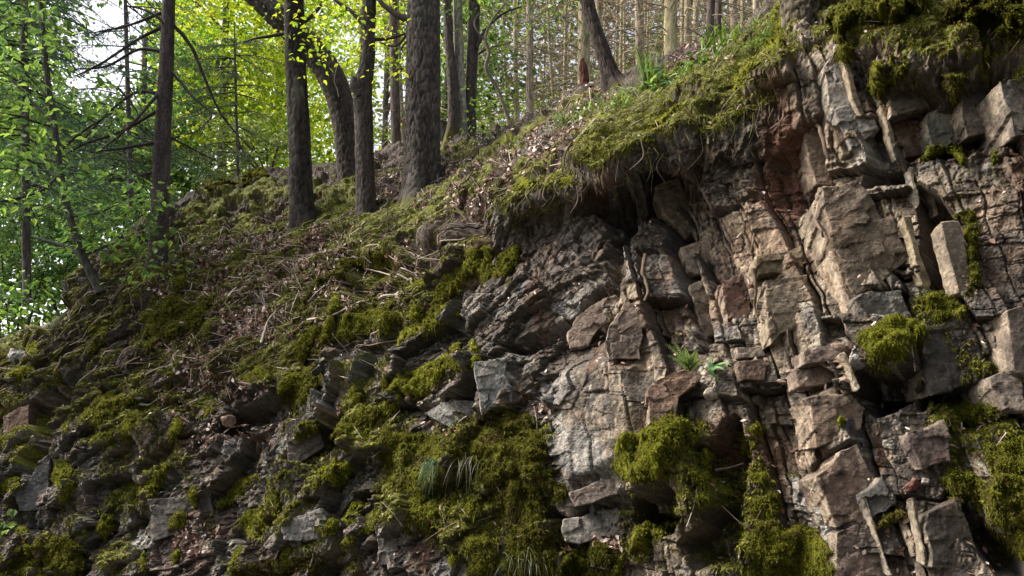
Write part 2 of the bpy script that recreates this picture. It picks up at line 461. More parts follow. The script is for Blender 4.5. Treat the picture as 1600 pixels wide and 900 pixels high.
# ground colours
def pal(*c): return np.array(c, float)
c_rock = pal(0.115, 0.097, 0.080); c_pale = pal(0.30, 0.255, 0.20); c_orange = pal(0.165, 0.122, 0.078)
c_grey = pal(0.185, 0.18, 0.172); c_dark = pal(0.055, 0.047, 0.040); c_soil = pal(0.115, 0.050, 0.030); c_earth = pal(0.052, 0.036, 0.026)
rA = lerp(ra1[1], rb1[1], bl); rB = lerp(ra2[1], rb2[1], bl); rC = lerp(ra2[2], rb2[2], bl)
n5 = fbm(q3 * 3.3, 4, 101, 0.6); n6 = fbm(q3 * 7.7, 4, 102, 0.6); n7 = fbm(q3 * 1.3, 3, 103)
k = c_rock * np.ones(X.shape + (1,))
k = lerp(k, c_orange, np.clip(sstep(0.45, 0.95, rA * 0.6 + 0.6 * n5 + 0.3 * (1 - leftmix)), 0, 1)[..., None] * 0.8)
k = lerp(k, c_grey, sstep(0.55, 0.9, rB * 0.7 + 0.5 * n7 + 0.25 * leftmix)[..., None] * 0.85)
k = lerp(k, c_pale, sstep(0.5, 1.0, rC * 0.6 + 0.8 * n6)[..., None] * 0.6)
k = lerp(k, c_dark, sstep(0.15, 0.6, n5 * -1.0 + 0.35 * n7)[..., None] * 0.6)
k = k * lerp(0.38, 1.0, np.clip(0.5 * rB + 0.5 * rA, 0, 1))[..., None]
left_lit = sstep(0.40, 0.72, -N1[..., 0]) * sstep(0.0, 0.4, n6 + 0.25) * (1 - leftmix * 0.7)
k = lerp(k, pal(0.40, 0.325, 0.235), left_lit[..., None] * 0.6)      # left faces of the joints painted paler, imitating light from the left
pink = sstep(0.05, 0.4, fbm(q3 * 1.7, 3, 121)) * (1 - earth)
k = lerp(k, k * pal(1.15, .92, .86), pink[..., None] * 0.4)
rust = sstep(0.22, 0.42, fbm(q3 * np.array([5, 3, 1.6]), 4, 122, 0.6)) * (1 - earth)
k = lerp(k, pal(.15, .075, .042) * np.ones_like(k), rust[..., None] * 0.4)
spot = sstep(0.38, 0.5, fbm(q3 * 16, 3, 111, 0.6) + 0.25 * n7)
k = lerp(k, pal(0.40, 0.37, 0.31), spot[..., None] * 0.55)
dark_area = region([(1400, 130), (1640, 80), (1640, 480), (1560, 620), (1440, 660), (1500, 470), (1530, 320), (1420, 270)], 20)
k = lerp(k, k * 0.55, dark_area[..., None] * 0.8)                    # darker rock under the moss roof and down the right side
greyp = np.clip(region([(1225, 750), (1290, 740), (1330, 830), (1300, 880), (1240, 800)], 8) + region([(860, 650), (930, 680), (960, 740), (900, 740), (860, 700)], 12) * 0.6 + region([(200, 830), (250, 830), (240, 890), (200, 890)], 8), 0, 1)
k = lerp(k, pal(0.36, 0.36, 0.34), (greyp * (0.6 + 0.5 * n6))[..., None].clip(0, 1))
k = lerp(k, c_soil * (1 + 0.5 * n6[..., None]), soil[..., None] * 0.9)
k = lerp(k, c_earth * (1 + 0.6 * n6[..., None]), (earth * 0.85)[..., None])
mc = lerp(pal(0.045, 0.046, 0.008), pal(0.150, 0.155, 0.018), np.clip(0.5 + 0.9 * n6 + 0.5 * mn, 0, 1)[..., None])
k = lerp(k, mc, moss[..., None])
back = (1 - sstep(2.6, 3.1, rowpos)) [..., None]
k = lerp(k, pal(0.09, 0.085, 0.075), back)
plateau = sstep(11, 12, rowpos)[..., None]
k = lerp(k, lerp(pal(0.07, 0.05, 0.03), pal(0.10, 0.11, 0.03), sstep(-0.2, 0.3, n7)[..., None]), plateau)
idx = np.arange(NR * NC).reshape(NR, NC)
TF = np.stack([idx[:-1, :-1], idx[:-1, 1:], idx[1:, 1:], idx[1:, :-1]], -1).reshape(-1, 4)
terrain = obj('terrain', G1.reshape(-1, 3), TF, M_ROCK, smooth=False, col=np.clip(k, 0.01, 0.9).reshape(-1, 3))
tag(terrain, 'fractured brown rock face under a mossy wooded slope', 'rock face', kind='structure')

# visible depth of the terrain, for setting things down on it
DS = 2
DW, DH, DX0, DY0 = 1000, 600, -200, -150
U1, V1 = project(G1)
di = ((U1 - DX0) / DS).astype(int); dj = ((V1 - DY0) / DS).astype(int)
okm = (di >= 0) & (di < DW) & (dj >= 0) & (dj < DH) & (rowpos > 2.5) & (rowpos < 13)
DEP = np.full((DH, DW), 99.0)
np.minimum.at(DEP, (dj[okm], di[okm]), G1[..., 1][okm])
for _ in range(6):
    e = DEP > 90
    pd = np.pad(DEP, 1, mode='edge')
    st = np.stack([pd[1 + a:DH + 1 + a, 1 + b:DW + 1 + b] for a in (-1, 0, 1) for b in (-1, 0, 1)])
    c = (st < 90).sum(0)
    m = np.where(st < 90, st, 0).sum(0) / np.maximum(c, 1)
    DEP = np.where(e & (c > 1), m, DEP)
def box(A, r):
    k_ = 2 * r + 1
    P_ = np.pad(A, r, mode='edge').cumsum(0); P_ = np.pad(P_, ((1, 0), (0, 0)))
    B = (P_[k_:] - P_[:-k_]) / k_
    B = B.cumsum(1); B = np.pad(B, ((0, 0), (1, 0)))
    return (B[:, k_:] - B[:, :-k_]) / k_
def smooth_dep():
    va = (DEP < 90).astype(float)
    d0 = np.where(DEP < 90, DEP, 0)
    s_ = box(box(d0, 5), 5) / np.maximum(box(box(va, 5), 5), 1e-3)
    return np.where(va > 0, s_, 12.0)
DEPS = smooth_dep()
def dep(u, v, smooth=False):
    i = np.clip(((np.asarray(u, float) - DX0) / DS).astype(int), 0, DW - 1)
    j = np.clip(((np.asarray(v, float) - DY0) / DS).astype(int), 0, DH - 1)
    A = DEPS if smooth else DEP
    d = A[j, i]
    return np.where(d > 90, 12.0, d)
def on(u, v, out=0.0, smooth=False):
    return at_y(u, v, dep(u, v, smooth) - out)
# where fallen leaves and twigs gather
band = np.clip(0.32 * region([(240, 430), (330, 330), (430, 300), (640, 300), (640, 420), (500, 540), (330, 600), (240, 560)], 30) + region([(380, 560), (300, 420), (260, 400), (420, 330), (520, 280), (640, 255), (800, 210), (930, 140), (960, 160), (860, 250), (760, 310), (640, 350), (560, 400), (480, 460), (420, 540)], 25) + 0.6 * region([(240, 640), (330, 560), (480, 520), (420, 620), (300, 660)], 20)
    + 0.7 * region([(1000, 150), (1080, 90), (1180, 60), (1180, 90), (1080, 140)], 12), 0, 1)

# ------------------------------------------------------------------ rock blocks and stones that stand on or in the face
def rock_cols(V, base, seed):
    n1 = fbm(V * 5, 3, seed)[:, None]; n2 = fbm(V * 17, 3, seed + 3, 0.6)[:, None]
    c = np.asarray(base, float) * (1 + 0.5 * n1 + 0.35 * n2)
    c = lerp(c, c_pale * np.ones_like(c), np.clip(n1 * 1.0 - 0.2, 0, 0.35))
    c = c * lerp(np.ones(3), pal(1.07, .97, .93), np.clip(2.5 * fbm(V * 2.5, 2, seed + 31), 0, 1)[:, None])
    return np.clip(c, 0.02, 0.7)

def finish_rock(bm, name, base, seed, maxe, amp, origin=None, mossy=0.0):
    for _ in range(5):
        es = [e for e in bm.edges if e.calc_length() > maxe]
        if not es: break
        bmesh.ops.subdivide_edges(bm, edges=es, cuts=1)
        bmesh.ops.triangulate(bm, faces=bm.faces[:])
    bm.normal_update()
    V = np.array([v.co[:] for v in bm.verts]); N = np.array([v.normal[:] for v in bm.verts])
    F = np.array([[v.index for v in f.verts] for f in bm.faces])
    wob = 0.02 * fbm(V * 8, 2, seed + 2)
    fc, _ = blocks(V[:, 0] + .3 * V[:, 2] + wob, V[:, 2] - .15 * V[:, 0] + V[:, 1] * .5 + wob, .15, .11, seed, .011, .22, .005, .07, .6)
    d = amp * 0.8 * fbm(V * 6, 3, seed, 0.6) - amp * 0.6 * np.maximum(0, fbm(V * 13, 3, seed + 7, 0.6, True)) + .005 * fbm(V * 42, 3, seed + 8) + fc * (amp / .012) + .003 * fbm(V * 20, 2, seed + 9)
    V = V + N * d[:, None]
    C = rock_cols(V, base, seed)
    lit_side = sstep(.35, .7, -N[:, 0])[:, None] * sstep(-.3, .2, fbm(V * 8, 3, seed + 21))[:, None]
    C = lerp(C, pal(.42, .34, .245) * np.ones_like(C), lit_side * .55)  # sun-side lightness painted into the left-facing rock faces
    if mossy:
        m = sstep(0.2, 0.6, N[:, 2] + 0.5 * fbm(V * 9, 3, seed + 5))[:, None] * mossy
        C = lerp(C, np.array([0.085, 0.085, 0.015]) * np.ones_like(C), m)
    og = V.mean(0) if origin is None else origin
    og = np.array([og[0], og[1], V[:, 2].min()])
    bm.free()
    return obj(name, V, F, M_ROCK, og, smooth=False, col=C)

def THIN(P):      # width of an outline in pixels: area over half its girth
    x, y = P[:, 0], P[:, 1]; x1, y1 = np.roll(x, -1), np.roll(y, -1)
    return abs((x * y1 - x1 * y).sum()) / np.hypot(x1 - x, y1 - y).sum()

def i_big(s): return 'tall brown slab' in s or 'lozenge' in s

def rock_block(label, poly, proud=0.08, thick=0.3, yaw=0.0, lean=0.0, base=None, seed=1, bev=0.006, amp=0.012, name='rock_block', cat='rock', mossy=0.0, group=None):
    rj = np.random.default_rng(seed + 1); P0_ = np.array(poly, float); P = []
    for i in range(len(P0_)):
        a_, b_ = P0_[i], P0_[(i + 1) % len(P0_)]; e_ = b_ - a_; l_ = np.linalg.norm(e_); nn_ = np.array([e_[1], -e_[0]]) / max(l_, 1e-6)
        P.append(a_)
        for f_ in ((rj.uniform(.3, .7),) if l_ < 60 else (rj.uniform(.2, .4), rj.uniform(.6, .8))):
            P.append(a_ + e_ * f_ + nn_ * rj.normal() * min(l_ * .05, 4, .05 * min(np.ptp(P0_[:, 0]), np.ptp(P0_[:, 1]))))
    P = np.array(P); c = P0_.mean(0)
    gu, gv = np.meshgrid(np.linspace(P[:, 0].min(), P[:, 0].max(), 12), np.linspace(P[:, 1].min(), P[:, 1].max(), 12))
    ins = poly_sd(gu, gv, poly) > 0
    y0 = np.percentile(dep(gu[ins], gv[ins]), 45) - proud * (1.0 if i_big(label) else 0.6 if THIN(P0_) < 22 else 0.55)
    P0 = at_y(c[0], c[1], y0)
    n = norm(np.array([math.sin(yaw), -math.cos(yaw), math.sin(lean)]))
    d = rays(P[:, 0], P[:, 1])
    t = ((P0 - CAM) @ n) / (d @ n)
    A = CAM + d * t[:, None]
    back = np.array([0.03, 1.0, -0.15]) * thick
    B = (A - A.mean(0)) * 0.92 + A.mean(0) + back
    bm = bmesh.new()
    a = [bm.verts.new(p) for p in A]; b = [bm.verts.new(p) for p in B]
    bm.faces.new(a); bm.faces.new(b[::-1])
    k_ = len(a)
    for i in range(k_):
        bm.faces.new([a[i], b[i], b[(i + 1) % k_], a[(i + 1) % k_]])
    bmesh.ops.recalc_face_normals(bm, faces=bm.faces[:])
    bmesh.ops.bevel(bm, geom=bm.edges[:], offset=bev, segments=1, affect='EDGES', profile=0.6)
    bmesh.ops.triangulate(bm, faces=bm.faces[:])
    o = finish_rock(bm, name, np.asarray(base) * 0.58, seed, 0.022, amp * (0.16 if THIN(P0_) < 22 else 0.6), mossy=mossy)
    return tag(o, label, cat, group)

def stone(label, u, v, size, base, seed, out=0.0, squash=(1, 0.8, 0.6), group=None, name='stone', rot=0.0):
    r = np.random.default_rng(seed)
    p = norm(r.normal(size=(16, 3))) * np.array(squash) * size * 0.5
    cs, sn = math.cos(rot), math.sin(rot)
    p = p @ np.array([[cs, 0, sn], [0, 1, 0], [-sn, 0, cs]]).T
    p = p + on(u, v, out + size * 0.02, True)
    bm = bmesh.new()
    vs_ = [bm.verts.new(q) for q in p]
    res = bmesh.ops.convex_hull(bm, input=vs_)
    junk = [e for e in bm.verts if not e.link_faces]
    bmesh.ops.delete(bm, geom=junk, context='VERTS')
    bmesh.ops.bevel(bm, geom=bm.edges[:], offset=size * 0.03, segments=1, affect='EDGES')
    bmesh.ops.triangulate(bm, faces=bm.faces[:])
    return tag(finish_rock(bm, name, np.asarray(base) * .75, seed, max(0.016, size * 0.12), size * 0.03), label, 'stone', group)

O_ = c_orange; Gy = c_grey * 1.15; Pl = c_pale; Rd = pal(0.20, 0.115, 0.085)
BLK = [
 ('tall brown slab with a pale left edge in the upper right rock face', [(1284, 292), (1340, 280), (1395, 345), (1425, 405), (1385, 432), (1344, 480), (1300, 380)], .17, .5, -.15, .05, pal(.22,.17,.12)),
 ('grey pointed slab right under the mossy tree roots', [(1285, 105), (1302, 84), (1330, 95), (1372, 205), (1330, 235), (1305, 185)], .10, .3, -.2, .1, pal(.27,.25,.22)),
 ('thin pale rock splinter standing beside the grey pointed slab', [(1313, 86), (1324, 92), (1352, 178), (1345, 182)], .10, .07, .1, .05, pal(.38,.31,.22)),
 ('long thin pale blade of rock leaning under a moss cushion', [(1374, 162), (1384, 166), (1412, 246), (1402, 250)], .12, .08, .1, .0, pal(.42,.35,.24)),
 ('pale yellowish rock blade leaning in a dark recess', [(1410, 338), (1424, 337), (1456, 440), (1452, 452), (1440, 445)], .14, .08, .15, .0, pal(.40,.33,.2)),
 ('thick tan upright slab with moss down its right edge', [(1470, 347), (1500, 345), (1522, 462), (1498, 458)], .14, .14, .1, .0, pal(.34,.27,.2)),
 ('square grey block under the pale blade, above the moss cushion', [(1336, 466), (1410, 450), (1432, 505), (1345, 520)], .14, .4, -.1, .05, pal(.2,.185,.165)),
 ('brown wedge of rock below the grey pointed slab', [(1300, 195), (1352, 188), (1372, 225), (1335, 246), (1318, 242)], .06, .3, .0, .1, O_),
 ('narrow tan pillar at the left of the dark red hollow', [(1258, 200), (1280, 192), (1300, 260), (1302, 290), (1275, 288)], .10, .3, -.2, .0, pal(.27,.2,.14)),
 ('pale orange block with a slanting top near a mossy ledge', [(1300, 390), (1335, 412), (1352, 470), (1326, 470)], .14, .3, -.2, .0, pal(.38,.27,.18)),
 ('stepped brown block with a pale left edge, low on the right', [(1256, 622), (1330, 612), (1352, 640), (1345, 670), (1275, 700)], .10, .35, -.15, .1, pal(.24,.175,.13)),
 ('long brown panel of rock below the stepped block', [(1272, 745), (1340, 690), (1372, 770), (1352, 815), (1306, 826), (1290, 780)], .08, .35, -.15, .05, pal(.21,.16,.125)),
 ('brown slab at the bottom edge beside a green moss mat', [(1306, 832), (1365, 815), (1395, 905), (1312, 908)], .08, .35, -.1, .05, pal(.24,.18,.15)),
 ('dark triangular slab with a pale thin rim', [(1344, 772), (1378, 745), (1398, 782), (1385, 800), (1362, 812)], .10, .25, -.2, .0, pal(.2,.19,.17)),
 ('thin pale upright rim of rock at the bottom right', [(1425, 778), (1432, 776), (1452, 880), (1444, 884)], .10, .08, .2, .0, pal(.30,.25,.18)),
 ('dark smooth slab standing behind the thin pale rim', [(1450, 800), (1500, 775), (1535, 890), (1455, 888)], .06, .3, .1, .1, pal(.15,.125,.1)),
 ('tilted tan slab hanging beside the deep dark cleft', [(1022, 290), (1062, 278), (1100, 352), (1075, 372), (1050, 345)], .14, .3, .25, .1, pal(.3,.24,.175)),
 ('pale square block at the right edge of the dark cleft', [(1064, 388), (1110, 370), (1116, 424), (1072, 428)], .12, .3, -.1, .1, pal(.36,.3,.235)),
 ('tall tan column standing right of the dark cleft', [(1076, 446), (1112, 430), (1128, 520), (1105, 528), (1092, 500)], .10, .3, -.1, .0, pal(.25,.2,.15)),
 ('brown lozenge block leaning in the middle of the face', [(886, 520), (900, 494), (962, 460), (970, 468), (945, 505), (918, 540), (892, 544)], .17, .22, -.3, .25, pal(.24,.175,.135)),
 ('pointed brown rock right of the lozenge block', [(945, 540), (978, 462), (1004, 500), (1002, 562), (950, 565)], .10, .3, -.2, .15, pal(.235,.18,.14)),
 ('orange brown boulder under the green fern', [(1012, 610), (1030, 590), (1082, 576), (1100, 586), (1060, 622), (1056, 656), (1014, 664)], .16, .35, -.1, .25, pal(.27,.185,.135)),
 ('blue grey rectangular block above the big moss mats', [(738, 565), (792, 558), (802, 628), (752, 650)], .12, .3, -.1, .1, pal(.23,.235,.225)),
 ('flat pale grey slab with rippled grain left of the grey block', [(662, 645), (690, 628), (742, 626), (748, 650), (702, 668)], .12, .3, .1, .6, pal(.34,.325,.29)),
 ('narrow grey upright slab with a pale crest at the bottom', [(584, 822), (606, 800), (622, 806), (622, 878), (592, 884)], .10, .3, -.2, .0, pal(.22,.2,.18)),
 ('low grey boulder with a light top between moss cushions', [(440, 812), (500, 794), (514, 815), (498, 842), (442, 844)], .12, .3, -.1, .3, pal(.26,.25,.23)),
 ('reddish upright slab at the left edge of the bank', [(4, 652), (45, 632), (44, 680), (6, 705)], .18, .25, -.2, .1, pal(.23,.14,.1)),
 ('dark grey slanting slab low on the left', [(22, 772), (60, 722), (82, 705), (78, 795), (28, 800)], .12, .3, .0, .15, pal(.14,.14,.135)),
 ('grey smooth panel with moss cushions on both sides', [(230, 780), (330, 770), (338, 830), (240, 845)], .03, .3, -.05, .15, pal(.15,.135,.12)),
 ('grey brown block in the lower left under mossy strands', [(446, 660), (500, 640), (506, 700), (450, 730)], .05, .3, -.1, .05, pal(.165,.14,.125)),
 ('pale layered block above the bottom leaf pile', [(880, 812), (966, 790), (972, 838), (884, 846)], .10, .3, -.1, .35, pal(.28,.255,.225)),
 ('thin layered ledge of brown rock in the lower centre', [(888, 770), (962, 748), (966, 772), (900, 792)], .10, .25, -.1, .3, pal(.25,.2,.165)),
 ('red stained column of rock right of the tan column', [(1126, 440), (1162, 425), (1178, 500), (1170, 520), (1138, 526)], .07, .3, -.1, .05, pal(.235,.155,.125)),
 ('yellowish square block in the upper right of the face', [(1182, 400), (1250, 384), (1256, 424), (1186, 430)], .08, .3, -.1, .1, pal(.31,.24,.145)),
 ('tan slab with a vertical crack below the yellowish block', [(1196, 436), (1262, 428), (1266, 500), (1204, 540)], .05, .3, -.1, .05, pal(.25,.2,.14)),
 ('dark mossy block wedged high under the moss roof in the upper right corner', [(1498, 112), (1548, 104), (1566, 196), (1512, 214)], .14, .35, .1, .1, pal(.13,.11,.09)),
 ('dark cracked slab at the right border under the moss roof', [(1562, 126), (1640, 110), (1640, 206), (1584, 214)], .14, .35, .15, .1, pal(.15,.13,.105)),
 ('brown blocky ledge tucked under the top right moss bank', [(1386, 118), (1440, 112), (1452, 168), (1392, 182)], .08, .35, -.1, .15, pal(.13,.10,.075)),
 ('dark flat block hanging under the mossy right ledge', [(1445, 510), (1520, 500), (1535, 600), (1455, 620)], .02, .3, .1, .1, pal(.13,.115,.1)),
 ('pale edged rib of rock at the right border', [(1572, 486), (1600, 476), (1606, 590), (1584, 580)], .15, .3, -.1, .0, pal(.25,.2,.16)),
 ('slanting ledge of broken rock at the right border', [(1546, 590), (1584, 570), (1610, 640), (1572, 650)], .12, .3, -.1, .3, pal(.26,.21,.17)),
 ('white topped dark block beside the red hollow low right', [(1416, 674), (1450, 670), (1478, 655), (1484, 720), (1440, 735)], .12, .3, -.1, .1, pal(.19,.14,.12)),
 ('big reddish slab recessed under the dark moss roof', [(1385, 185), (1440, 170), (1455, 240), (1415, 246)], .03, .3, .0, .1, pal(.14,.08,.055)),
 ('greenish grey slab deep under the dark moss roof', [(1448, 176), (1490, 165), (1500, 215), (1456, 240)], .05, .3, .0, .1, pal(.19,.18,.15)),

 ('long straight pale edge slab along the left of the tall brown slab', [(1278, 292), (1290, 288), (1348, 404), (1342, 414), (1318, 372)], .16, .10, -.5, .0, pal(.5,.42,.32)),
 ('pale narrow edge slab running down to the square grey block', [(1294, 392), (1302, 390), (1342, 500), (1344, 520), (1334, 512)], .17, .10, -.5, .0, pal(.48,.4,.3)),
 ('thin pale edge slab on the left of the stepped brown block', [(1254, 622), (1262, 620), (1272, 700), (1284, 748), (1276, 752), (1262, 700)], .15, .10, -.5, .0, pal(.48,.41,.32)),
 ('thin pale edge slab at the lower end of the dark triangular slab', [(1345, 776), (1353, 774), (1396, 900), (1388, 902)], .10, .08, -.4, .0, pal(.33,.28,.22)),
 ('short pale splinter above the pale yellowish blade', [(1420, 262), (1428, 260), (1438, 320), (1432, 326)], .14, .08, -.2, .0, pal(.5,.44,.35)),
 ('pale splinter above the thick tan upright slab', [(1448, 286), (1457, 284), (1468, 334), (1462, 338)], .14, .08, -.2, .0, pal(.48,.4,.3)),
 ('pale splinter below the grey wet stone', [(1312, 552), (1320, 548), (1345, 606), (1338, 612)], .16, .10, -.3, .0, pal(.46,.38,.27)),
 ('flat brick of pale rock in the stepped ledges, upper one', [(1150, 542), (1192, 540), (1196, 556), (1152, 560)], .10, .2, -.1, .2, pal(.3,.24,.19)),
 ('flat brick of brown rock in the stepped ledges, lower one', [(1152, 564), (1194, 560), (1196, 594), (1156, 596)], .07, .2, -.1, .1, pal(.24,.18,.14)),
 ('long brick of pinkish rock under the rubble', [(1254, 548), (1318, 536), (1316, 560), (1256, 570)], .12, .2, -.15, .15, pal(.32,.235,.19)),
 ('second long brick of pinkish rock, just below the first', [(1242, 576), (1312, 566), (1310, 596), (1246, 606)], .10, .2, -.15, .1, pal(.29,.215,.17)),
]
for i, (lb, poly, pr, th, yw, ln, bs) in enumerate(BLK):
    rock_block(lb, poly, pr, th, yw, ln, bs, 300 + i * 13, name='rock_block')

STN = [
 ('pale flat flake of stone lying on a ledge below the fern', 1116, 616, .17, pal(.5,.44,.36), (1.1, .7, .55)),
 ('pinkish beige stone on the left moss slope', 356, 657, .20, pal(.4,.27,.2), (1, .8, .8)),
 ('white flat stone, upper of the pair on the left moss slope', 219, 621, .17, pal(.55,.54,.52), (1.3, .8, .35)),
 ('white flat stone, lower of the pair on the left moss slope', 225, 633, .12, pal(.5,.49,.47), (1.3, .8, .35)),
 ('big light grey boulder at the left border', 26, 556, .42, pal(.25,.25,.25), (1.2, .8, .6)),
 ('small light grey stone below the left boulder', 22, 590, .24, pal(.28,.28,.28), (1.4, .8, .5)),
 ('round tan stone in the red hollow under the roots', 1188, 420, .09, pal(.3,.22,.15), (1, 1, 1)),
 ('dark angular stone in the cleft above the long moss mat', 858, 628, .17, pal(.09,.09,.085), (1.1, .8, .7)),
 ('light grey stone among rubble right of a small moss cap', 1524, 256, .16, pal(.34,.31,.29), (1, .8, 1)),
 ('grey wet stone wedged beside the rubble ledge', 1338, 560, .14, pal(.32,.32,.31), (.8, .8, 1.2)),
 ('tan upright stone splinter under the grey wet stone', 1326, 590, .17, pal(.36,.28,.19), (.5, .7, 1.4)),
 ('small red stone in the low right cracked face', 1424, 758, .10, pal(.26,.11,.09), (1.2, .8, .8)),
 ('pale cream stone beside the small red stone', 1446, 752, .05, pal(.55,.48,.4), (1.3, .8, .8)),
 ('tan stone chip at the left bank under a mossy twig', 50, 690, .16, pal(.36,.28,.2), (.6, .8, 1.2)),
]
for i, (lb, u, v, sz, bs, sq) in enumerate(STN):
    stone(lb, u, v, sz, bs, 700 + i * 7, 0.02, sq, rot=0.3 * math.sin(i * 2.1))
# layered rubble steps in the right half: each loose brick-like stone by itself
rr = np.random.default_rng(3)
for i in range(46):
    if i < 30: u, v = rr.uniform(1222, 1340), rr.uniform(470, 600)
    else: u, v = rr.uniform(1500, 1590), rr.uniform(215, 275)
    if i < 30 and v < 640 - (u - 1150) * 0.75: continue
    stone('small angular pinkish stone in the rubble among the right rock columns' if i < 30 else 'small angular grey stone in the rubble heap near the right border', u, v, rr.uniform(.05, .13), lerp(pal(.33,.22,.17), pal(.42,.33,.27), rr.random()) if i < 30 else pal(.27,.24,.22) * rr.uniform(.8, 1.3), 900 + i, 0.02, (1.3, .9, .5), 'pink rubble stones' if i < 30 else 'grey rubble stones', rot=rr.uniform(-.3, .3))

# let moss and plants know where the blocks and stones stand
for o in list(COL.objects):
    if o.type == 'MESH' and o.name.split('.')[0] in ('rock_block', 'stone'):
        W = np.empty(len(o.data.vertices) * 3); o.data.vertices.foreach_get('co', W)
        W = W.reshape(-1, 3) + PLOC[o.name]
        u_, v_ = project(W)
        for a in (-1, 0, 1):
            for b_ in (-1, 0, 1):
                i_ = ((u_ - DX0) / DS).astype(int) + a; j_ = ((v_ - DY0) / DS).astype(int) + b_
                m_ = (i_ >= 0) & (i_ < DW) & (j_ >= 0) & (j_ < DH)
                np.minimum.at(DEP, (j_[m_], i_[m_]), W[:, 1][m_])
DEPS = smooth_dep()

# ------------------------------------------------------------------ moss
def blades(S, P, N, n, lmin, lmax, wd, seed, tone=1.0, down=0.5, brown=0.08, tint=None):
    """n small moss shoots at random places of the point set P with normals N"""
    r = np.random.default_rng(seed)
    k_ = r.integers(0, len(P), n)
    b = P[k_] + r.normal(size=(n, 3)) * 0.006
    d = norm(N[k_] * 0.7 + np.array([0, -0.12, -down]) + r.normal(size=(n, 3)) * 0.45)
    L = r.uniform(lmin, lmax, n)[:, None]
    side = norm(np.cross(d, r.normal(size=(n, 3)))) * (wd * r.uniform(0.6, 1.3, n))[:, None]
    V = np.stack([b - side, b + side, b + d * L * 0.6 + side * 0.7 + np.array([0, 0, -0.1]) * L, b + d * L + np.array([0, 0, -0.25]) * L], 1).reshape(-1, 3)
    i0 = np.arange(n)[:, None] * 4
    F = np.concatenate([i0 + np.array([[0, 1, 2]]), i0 + np.array([[0, 2, 3]])])
    g = r.random(n)[:, None]
    patch = 0.5 + 0.5 * fbm(b * 6, 3, seed)[:, None]
    c = lerp(pal(0.036, 0.039, 0.008), pal(0.225, 0.235, 0.022), np.clip(0.55 * g + 0.65 * patch - 0.1, 0, 1))
    if tint is not None: c = c * np.asarray(tint)
    bw = (r.random(n) < brown)[:, None]
    c = np.where(bw, pal(0.11, 0.07, 0.04) * (0.6 + g), c) * tone
    S.add(V, F, np.repeat(c, 4, 0))

def moss_cushion(label, poly, T=0.07, seed=1, tone=1.0, dens=1.0, hang=0.06, brown=0.06, name='moss_cushion', group=None, rag=7):
    P = np.array(poly, float)
    st = 2.5
    lo, hi = P.min(0) - 10, P.max(0) + 10
    gu, gv = np.meshgrid(np.arange(lo[0], hi[0], st), np.arange(lo[1], hi[1], st))
    w = np.stack([gu, gv, gu * 0], -1)
    sd = poly_sd(gu + rag * 1.6 * fbm(w * 0.03, 3, seed), gv + rag * 1.6 * fbm(w * 0.03, 3, seed + 1), poly)
    D = max(8.0, 0.75 * sd.max())
    x = np.clip(sd / D, 0, 1)
    t = .8 * T * np.sqrt(1 - (1 - x) ** 2)
    q = on(gu, gv)
    y = lerp(np.minimum(dep(gu, gv), dep(gu, gv, True) + 0.12), dep(gu, gv, True), 0.55)
    l1 = fbm(q * 7, 3, seed + 2, 0.6); l2 = fbm(q * 24, 3, seed + 3, 0.6)
    y = y - t * (1 + 1.1 * l1) - 0.028 * l2 * (sd > 0) + np.where(sd < 0, 0.04 - sd * 0.004, 0)
    Pw = at_y(gu, gv, y) + np.array([0, 0, 0.5]) * (t * (1 + l1))[..., None]
    keep = sd > -4
    H, W = gu.shape
    id_ = np.arange(H * W).reshape(H, W)
    q4 = keep[:-1, :-1] & keep[1:, :-1] & keep[:-1, 1:] & keep[1:, 1:]
    F = np.stack([id_[:-1, :-1], id_[1:, :-1], id_[1:, 1:], id_[:-1, 1:]], -1)[q4]
    N = -gnormal(Pw); N = np.where((N[..., 1] > 0)[..., None], -N, N)
    use = np.unique(F); mp_ = np.full(H * W, -1); mp_[use] = np.arange(len(use))
    Vv = Pw.reshape(-1, 3)[use]
    mixv = np.clip(0.45 + 0.8 * l1 + 0.5 * l2, 0, 1).reshape(-1)[use][:, None]
    C = lerp(pal(0.030, 0.032, 0.007), pal(0.14, 0.145, 0.016), mixv) * tone
    bm_ = sstep(0.15, 0.5, fbm(Vv * 5, 3, seed + 9))[:, None] * min(1, brown * 5)
    C = lerp(C, pal(0.07, 0.045, 0.025) * np.ones_like(C), bm_)
    S = Soup(); S.add(Vv, mp_[F], C)
    ins = (sd > 1)
    area = ins.sum() * st * st
    scale = float(np.median(y)) / 5.0
    n = int(area * 0.85 * dens)
    blades(S, Pw[ins], N[ins], n, 0.005 * scale, 0.015 * scale, 0.0034 * scale, seed, tone, 0.45, brown)
    rim = (sd <= 1) & (sd > -16)
    if rim.sum() > 5 and np.ptp(P[:, 0]) > 62:      # thin creeping edge
        qn = -gnormal(q); qn = np.where((qn[..., 1] > 0)[..., None], -qn, qn)
        rr_ = np.random.default_rng(seed + 8); ed = rim & (rr_.random(rim.shape) < np.clip(1 + sd / 16, 0, 1) ** 1.5) & (l2 > -.15)
        if ed.sum() > 5: blades(S, q[ed], qn[ed], int(ed.sum() * 1.5), 0.005 * scale, 0.016 * scale, 0.0034 * scale, seed + 6, tone * .85, 0.4, brown + .12)
    gy = np.gradient(sd, axis=0)
    fr_ = (sd > 0) & (sd < 11) & (gy < -0.9)
    if hang and fr_.sum() > 5:
        blades(S, Pw[fr_], N[fr_] * 0.3, int(fr_.sum() * 1.3), 0.2 * hang, 0.75 * hang, 0.0035 * scale, seed + 4, tone * 0.9, 1.2, max(0.25, brown))
    og = Vv.mean(0); og[2] = Vv[:, 2].min()
    return tag(S.obj(name, M_MOSS, og), label, 'moss', group)

